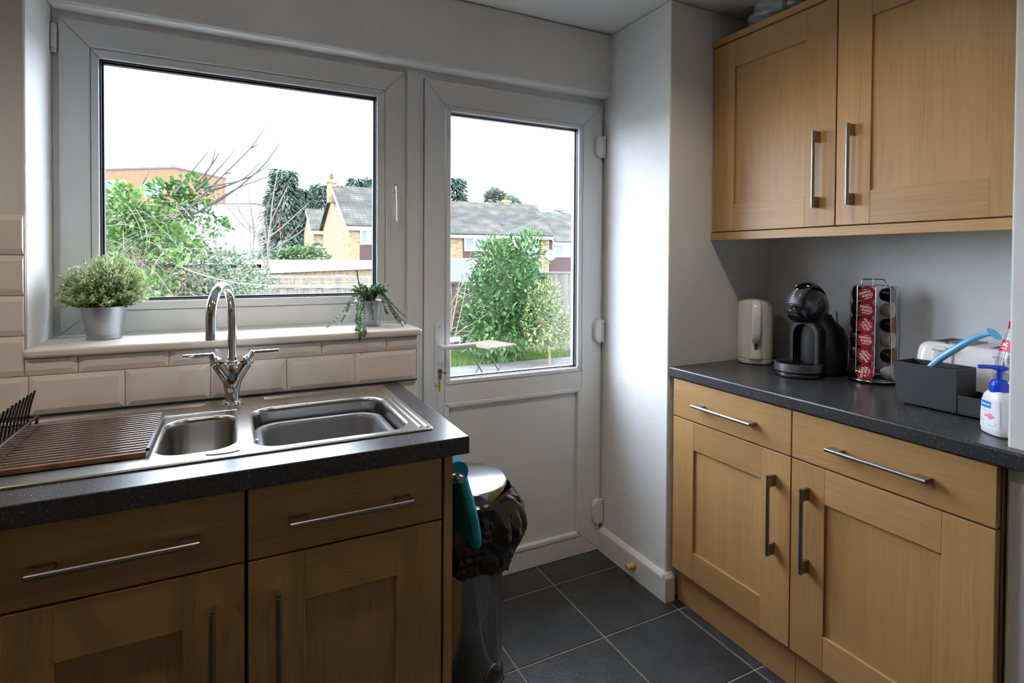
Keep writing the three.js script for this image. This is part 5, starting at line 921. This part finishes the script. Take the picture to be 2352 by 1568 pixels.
{
  // fences
  const fence = (name, label, P, Q, y0, y1, bw, mats, horiz = false, trellis = 0) => {
    const fc = facade(P, Q), L = Math.hypot(Q.x - P.x, Q.z - P.z), t = thing(name, label, 'fence', [(P.x + Q.x) / 2, y0, (P.z + Q.z) / 2]), r = rng(Math.round(L * 100));
    if (horiz) { const n = Math.round((y1 - y0) / bw); for (let i = 0; i < n; i++) part(t, 'slat', fc.bx(0, L, y0 + i * bw + .012, y0 + (i + 1) * bw - .012, 0, .02), mats[i % 3]); }
    else { const n = Math.round(L / bw); for (let i = 0; i < n; i++) part(t, 'board', fc.bx(i * bw + .003, (i + 1) * bw - .003, y0, y1 - r() * .02, (i % 2) * .012, .016 + (i % 2) * .012, 'y'), mats[(r() * 3) | 0]); for (const y of [y0 + .25, y1 - .2]) part(t, 'rail', fc.bx(0, L, y, y + .07, -.05, 0), mats[0]); part(t, 'capping', fc.bx(0, L, y1 - .005, y1 + .03, -.02, .05), mats[1]); }
    for (let s = 0; s <= L; s += 1.8) part(t, 'post', fc.bx(s - .05, s + .05, y0, y1 + .05 + trellis, -.1, 0, 'y'), mats[2]);
    if (trellis) { for (const y of [y1 + .1, y1 + .2, y1 + trellis]) part(t, 'trellis_rail', fc.bx(0, L, y - .014, y + .014, -.02, .005), mats[0]); for (let s = .1; s < L; s += .24) part(t, 'trellis_slat', fc.bx(s - .018, s + .018, y1, y1 + trellis, .0, .02, 'y'), mats[1]); }
    return t;
  };
  fence('garden_fence', 'weathered vertical-board fence at the right behind the laurel', at(1130, 700, 11.6), at(1420, 700, 11.3), GY, 1.02, .1, OUT.fence);
  fence('slatted_fence', 'dark brown horizontal slat fence left of the laurel', at(960, 760, 11.4), at(1120, 760, 11.5), GY, .2, .1, OUT.fenceDark, true);
  fence('trellis_fence', 'weathered garden fence with square trellis on top, by the garage', at(520, 670, 9.2), at(915, 665, 9.6), GY, .80, .12, OUT.fence, false, .17);
  // grey shed wall left of the laurel
  const S0 = at(985, 620, 15), S1 = at(1098, 620, 15.2), fs = facade(S0, S1), sl = S1.clone().sub(S0).length();
  const sh = thing('garden_shed', 'grey felt-roofed garden shed behind the dark slat fence', 'shed', [(S0.x + S1.x) / 2, GY, (S0.z + S1.z) / 2]);
  part(sh, 'wall', fs.bx(0, sl, GY, .55, -2.4, 0), OUT.fenceDark[0]);
  part(sh, 'roof', (() => { const g = box(-.1, sl + .1, 0, .06, 0, 1.6, 0); g.rotateX(.42); g.translate(0, 1.28, -1.35); return fs.put(g); })(), OUT.grey);
  part(sh, 'roof', (() => { const g = box(-.1, sl + .1, 0, .06, 0, 1.6, 0); g.rotateX(.42); g.rotateY(Math.PI); g.translate(sl, 1.28, -1.35); return fs.put(g); })(), OUT.grey);
}
// ── planting ──
const px2m = (px, D) => px * D / F;
function foliage(t, name, blobs, n, len, wid, pal, seed, rough = .45, tr = .35, upBias = .3, label) {
  const r = rng(seed), L = new Leaves(), tot = blobs.reduce((s, b) => s + b[3] * b[4], 0);
  for (const [u, v, D, ru, rv, dk = 1] of blobs) {
    const c = at(u, v, D), rx = px2m(ru, D), ry = px2m(rv, D), rz = (rx + ry) / 2 * dk, m = Math.round(n * ru * rv / tot);
    for (let i = 0; i < m; i++) {
      const d = sph(r), q = Math.pow(r(), .4), p = V(c.x + d.x * rx * q, c.y + d.y * ry * q, c.z + d.z * rz * q);
      if (p.y < GY + .02) continue; if (p.z > -.6) p.z = -.6 - r() * .3;
      const o = d.clone().add(V(0, upBias, .25)).add(sph(r).multiplyScalar(.7)).normalize(), cl = pal[(r() * pal.length) | 0], k = .75 + r() * .5;
      L.add(p, o, V(r() - .5, 1, r() - .5).normalize(), len * (.7 + r() * .6), wid * (.7 + r() * .6), cl.map((x) => x * k * .46), .2, .15);
    }
  }
  const m = part(t, name, L.geo(), leafMat(rough, tr, .3), label); m.userData.kind = 'stuff'; return m;
}
function twigs(list, D, r0, r1, seed) {                                      // px polylines -> tapered branches
  const r = rng(seed), out = [];
  for (const pl of list) { const P = pl.map(([u, v], i) => at(u, v, (typeof pl.D === 'number' ? pl.D : D) + (r() - .5) * .15)); const c = new THREE.CatmullRomCurve3(P, false, 'centripetal'), n = P.length * 4; let a = c.getPoint(0); for (let i = 1; i <= n; i++) { const b = c.getPoint(i / n); out.push(cone(a, b, r0 + (r1 - r0) * (i - 1) / n, r0 + (r1 - r0) * i / n, 5)); a = b; } }
  return merge(out);
}
function bareTree(p, h, spread, seed, depth = 4, lean = V(0, 0, 0), r0 = .05) {
  const r = rng(seed), out = [];
  const grow = (b, d, len, rad, lv) => { const e = b.clone().addScaledVector(d, len); out.push(cone(b, e, rad, rad * .62, lv > 2 ? 6 : 4)); if (!lv) return; const k = lv === depth ? 4 : 2 + (r() > .45 ? 1 : 0); for (let i = 0; i < k; i++) grow(b.clone().lerp(e, .55 + r() * .45), d.clone().multiplyScalar(1.25).add(sph(r).multiplyScalar(spread)).add(V(0, .25, 0)).add(lean).normalize(), len * (.6 + r() * .25), rad * .55, lv - 1); };
  grow(p, V(0, 1, 0), h, r0, depth); return merge(out);
}
{
  const bark = matte({ color: 0x6d6253, roughness: .95 }), barkPale = matte({ color: 0x6b5f4c, roughness: .95 }), barkGrey = matte({ color: 0x3d3a36, roughness: .95 });
  // laurel
  const lb = at(1150, 830, 10.5), la = thing('laurel_bush', 'large glossy green laurel bush on the lawn', 'bush', [lb.x, GY, lb.z]);
  const lp = [[.085, .21, .055], [.11, .27, .07], [.15, .33, .09], [.2, .37, .12], [.07, .17, .06]];
  foliage(la, 'foliage', [[1150, 748, 10.4, 104, 76], [1168, 655, 10.5, 84, 80], [1125, 690, 10.4, 70, 80], [1220, 585, 10.5, 30, 58], [1135, 605, 10.5, 48, 60], [1185, 600, 10.6, 40, 60], [1205, 700, 10.4, 70, 80]], 5200, .135, .05, lp, 101, .3, .25, .35);
  part(la, 'stem', bareTree(V(lb.x, GY, lb.z), .7, .6, 5, 3, V(0, 0, 0), .05), bark);
  const vb = at(1262, 830, 9.8), vs = thing('variegated_shrub', 'pale yellow-green leafy shrub in front of the board fence', 'bush', [vb.x, GY, vb.z]);
  foliage(vs, 'foliage', [[1250, 745, 9.8, 52, 62], [1232, 700, 9.9, 36, 40], [1300, 752, 9.7, 24, 46], [1262, 680, 9.9, 30, 40]], 1500, .075, .035, [[.38, .46, .16], [.3, .42, .12], [.48, .52, .24], [.22, .34, .1]], 102, .5, .35, .3);
  part(vs, 'stem', bareTree(V(vb.x, GY, vb.z), .5, .8, 15, 3, V(0, 0, 0), .025), barkPale);
  const gb = at(1052, 800, 9.6), ts = thing('bare_shrub', 'leafless pale-twigged shrub left of the laurel', 'shrub', [gb.x, GY, gb.z]);
  part(ts, 'branches', merge([bareTree(V(gb.x - .15, GY, gb.z), .75, .75, 21, 5, V(0, .1, 0), .016), twigs([[[1030, 800], [1050, 765], [1095, 738], [1120, 720]], [[1028, 730], [1055, 690], [1090, 668]], [[1040, 790], [1062, 700], [1075, 620], [1082, 575]], [[1036, 760], [1050, 680], [1062, 600], [1060, 560]], [[1035, 700], [1070, 640], [1098, 600]]], 9.6, .010, .003, 3)]), barkPale, 'pale bare branches');

  // big overgrown climber left of the window
  const ib = at(330, 1000, 4.6), iv = thing('overgrown_climber', 'overgrown leafy climber tangle outside the left of the window', 'climber', [ib.x, GY, ib.z]);
  foliage(iv, 'bright_leaves', [[262, 455, 4.5, 34, 40], [300, 490, 4.5, 62, 56], [345, 510, 4.6, 55, 40], [400, 560, 4.6, 60, 42], [440, 575, 4.8, 32, 22], [265, 560, 4.4, 40, 60], [330, 660, 4.4, 60, 40]], 1500, .062, .036, [[.2, .4, .1], [.28, .48, .13], [.15, .32, .08], [.34, .52, .18]], 201, .4, .4, .3, 'bright green leaves');
  foliage(iv, 'dark_leaves', [[432, 432, 4.9, 34, 30], [415, 470, 4.9, 42, 34], [470, 445, 4.9, 26, 26], [500, 520, 5.0, 34, 18], [460, 490, 5, 40, 24], [385, 445, 4.9, 40, 26]], 620, .06, .034, [[.1, .26, .07], [.13, .32, .09], [.17, .37, .12]], 202, .35, .3, .4, 'darker green leaves');
  foliage(iv, 'hedge_leaves', [[300, 610, 4.9, 90, 80], [420, 625, 5.2, 100, 70], [510, 640, 5.6, 80, 60], [570, 665, 6.0, 60, 40], [495, 600, 6, 66, 42], [545, 615, 6.6, 60, 45], [592, 645, 7, 52, 36], [400, 545, 5.3, 80, 40], [290, 530, 5.6, 75, 72], [365, 520, 5.7, 70, 50], [450, 720, 5.2, 170, 60], [330, 760, 4.8, 140, 90]], 9500, .045, .026, [[.2, .29, .15], [.14, .24, .11], [.28, .34, .2], [.12, .22, .13], [.34, .38, .22]], 203, .5, .35, .2, 'grey-green hedge leaves');
  const rr = rng(88), tw = [];
  for (let i = 0; i < 520; i++) { const u = 236 + rr() * rr() * 350, v = 470 + rr() * 230, D = 4.2 + rr() * 1.3, a = (rr() - .5) * 2.4 + (rr() > .5 ? 0 : 1.2), l = 20 + rr() * 70; if (v < 470 + (u - 400) * .35) continue; const q = [[u, v], [u + Math.cos(a) * l * .5 + (rr() - .5) * 16, v + Math.sin(a) * l * .5 + (rr() - .5) * 16], [u + Math.cos(a) * l, v + Math.sin(a) * l + rr() * 14]]; q.D = D; tw.push(q); }
  part(iv, 'dry_stems', twigs(tw, 4.6, .0032, .0014, 9), matte({ color: 0x5e584b, roughness: .95 }), 'dry tangled stems').userData.kind = 'stuff';
  part(iv, 'main_stem', merge([[250, 0], [330, .3], [430, .6], [520, 1]].map(([u, q]) => { const a = at(u, 640, 4.7 + q), b = V(a.x + .1, GY - .01, a.z - .1); return cone(b, a, .03, .014, 7); })), bark);
  part(iv, 'branches', twigs([[[340, 545], [430, 480], [515, 400], [575, 340], [600, 306], [612, 288]], [[400, 445], [440, 395], [478, 348]], [[445, 430], [482, 385], [495, 346]], [[470, 400], [492, 370], [503, 352]], [[450, 440], [505, 385], [538, 346]], [[430, 500], [520, 450], [600, 385], [628, 350], [642, 328]], [[310, 455], [332, 415], [345, 386]], [[480, 440], [560, 410], [598, 372]], [[470, 430], [560, 412], [625, 375]], [[515, 400], [532, 396]], [[575, 340], [592, 332]], [[480, 470], [550, 430], [640, 398]]], 4.8, .0095, .0042, 4), barkGrey, 'bare dark branches');

  // bare garden tree
  const bt = at(606, 640, 10.4), tr = thing('bare_tree', 'bare grey garden tree in front of the conifers', 'tree', [bt.x, GY, bt.z]);
  part(tr, 'branches', merge([bareTree(V(bt.x, GY, bt.z), 1.35, .62, 41, 5, V(0, .12, 0), .03), twigs([[[612, 640], [616, 560], [620, 520], [640, 470], [660, 430]], [[612, 620], [590, 540], [575, 470], [566, 400]], [[616, 560], [560, 520], [520, 470]], [[618, 545], [650, 520], [710, 465]], [[614, 580], [680, 540], [705, 520]], [[615, 570], [600, 470], [598, 350]], [[610, 560], [545, 470], [560, 365]], [[618, 560], [625, 470], [640, 380]]], 10.4, .018, .007, 6)]), matte({ color: 0x5a534c, roughness: .95 }), 'bare branches');

  // conifers and far trees
  const conifer = (u, vt, vb, w, D, seed, label) => {
    const top = at(u, vt, D), bot = at(u, vb, D), h = top.y - (-1.8), R = px2m(w / 2, D), t = thing('conifer_tree', label, 'tree', [bot.x, -1.8, bot.z], 'trees behind the houses'), r = rng(seed), L = new Leaves();
    for (let i = 0; i < 3000; i++) { const f = Math.pow(r(), .8), y = -1.0 + (h - .8) * f, a = r() * Math.PI * 2, rad = R * Math.pow(1 - f, .75) * (.72 + .28 * Math.sin(f * 34 + a * 2)) * (.55 + r() * .45), c = .7 + r() * .5; L.add(V(bot.x + Math.cos(a) * rad, y, bot.z + Math.sin(a) * rad), V(Math.cos(a), .35 - r() * .5, Math.sin(a)), V(0, 1, 0), 1.0 + r() * .7, .17, [.075 * c, .115 * c, .085 * c], .1, .3); }
    part(t, 'foliage', L.geo(), leafMat(.7, .15, .2)).userData.kind = 'stuff'; part(t, 'trunk', cone(V(bot.x, -1.8, bot.z), V(bot.x, top.y - .1, bot.z), .3, .04, 8), bark);
  };
  conifer(652, 392, 560, 92, 56, 301, 'tall pointed dark conifer behind the bare tree'); conifer(626, 450, 560, 60, 84, 302, 'lower dark conifer beside the red tiled house'); conifer(738, 424, 540, 62, 72, 303, 'dark conifer right of the tallest conifer'); conifer(697, 436, 540, 60, 64, 304, 'dark conifer left of the small gabled house'); conifer(820, 412, 470, 50, 64, 305, 'distant conifer just right of the chimney'); conifer(858, 410, 470, 40, 74, 306, 'distant conifer at the window edge behind the tiled roof'); conifer(1043, 410, 500, 52, 60, 307, 'distant conifer above the terrace roof beside the door edge');
  const rt = at(1138, 456, 62), rdt = thing('round_tree', 'small distant leafy tree above the terrace ridge', 'tree', [rt.x, -1.8, rt.z]);
  foliage(rdt, 'foliage', [[1138, 456, 62, 19, 16], [1168, 466, 62, 22, 7]], 500, .8, .45, [[.2, .28, .2], [.26, .34, .26]], 308, .7, .2, .2); part(rdt, 'trunk', cone(V(rt.x, -1.8, rt.z), rt, .25, .1, 7), bark);
  // round clipped hedge by the garage
  const hb = at(690, 600, 26), hd = thing('round_hedge', 'rounded green hedge behind the garage roof', 'hedge', [hb.x, -1.6, hb.z]);
  foliage(hd, 'foliage', [[700, 588, 26, 55, 20], [655, 592, 26, 30, 16]], 1400, .22, .12, [[.22, .33, .14], [.16, .27, .11], [.28, .38, .18]], 309, .6, .25, .3); part(hd, 'stem', cone(V(hb.x, -1.6, hb.z), hb, .15, .06, 6), bark);
}
{
  // folding bistro table on the patio
  const c = V(1.70, GY, -4.98), th = .33, t = thing('bistro_table', 'small folding slatted wooden table with black crossed legs on the patio', 'table', [c.x, GY, c.z]), m = new THREE.Matrix4().makeRotationY(th).setPosition(c.x, 0, c.z), put = (g) => g.applyMatrix4(m);
  for (let i = 0; i < 8; i++) part(t, 'slat', put(box(-.275 + i * .07, -.275 + i * .07 + .058, .1, .12, -.27, .27, .003, 'z')), OUT.teak[i % 3]);
  for (const z of [-.23, .23]) part(t, 'slat_bearer', put(box(-.27, .275, .088, .1, z - .012, z + .012, .001)), M.blackWire);
  for (const z of [-.2, .2]) for (const s of [-1, 1]) part(t, 'leg', put(capTube([V(-.24 * s, .09, z + s * .012), V(.26 * s, GY + .0, z + s * .012)], .009, 8)), M.blackWire);
  for (const x of [-.25, .25]) part(t, 'foot_bar', put(capTube([V(x, GY + .012, -.2), V(x, GY + .012, .2)], .008, 8)), M.blackWire);

  const cl = single('clothes_line', 'green plastic clothes line slanting across the garden', 'clothes line', merge([tube([at(1085, 572, 9), at(1180, 530, 7.6), at(1285, 484, 6.2), at(1420, 418, 5)], .003, 6, 30), tube([at(1090, 558, 9), at(1190, 524, 7.6), at(1285, 486, 6.25)], .0026, 6, 30)]), matte({ color: 0x2f6f62, roughness: .5 }));
  const pg = thing('clothes_peg', 'dark clothes peg clipped on the green clothes line', 'peg', at(1285, 485, 6.15).toArray());
  { const a = at(1272, 484, 6.15), b = at(1297, 487, 6.15); part(pg, 'jaw', capTube([a, b.clone().add(V(0, .012, 0))], .007, 6), OUT.darkMetal); part(pg, 'jaw', capTube([a.clone().add(V(0, .008, 0)), b.clone().add(V(0, -.016, 0))], .006, 6), OUT.darkMetal); }
  single('washing_line', 'thin white rope sagging in front of the hedge', 'rope', tube([at(405, 608, 4.6), at(450, 626, 4.7), at(520, 645, 5), at(600, 654, 5.6), at(680, 656, 6.4), at(900, 650, 8)], .0035, 6, 60), matte({ color: 0xd8d6d0, roughness: .7 }));
}
renderer.render(scene, camera);
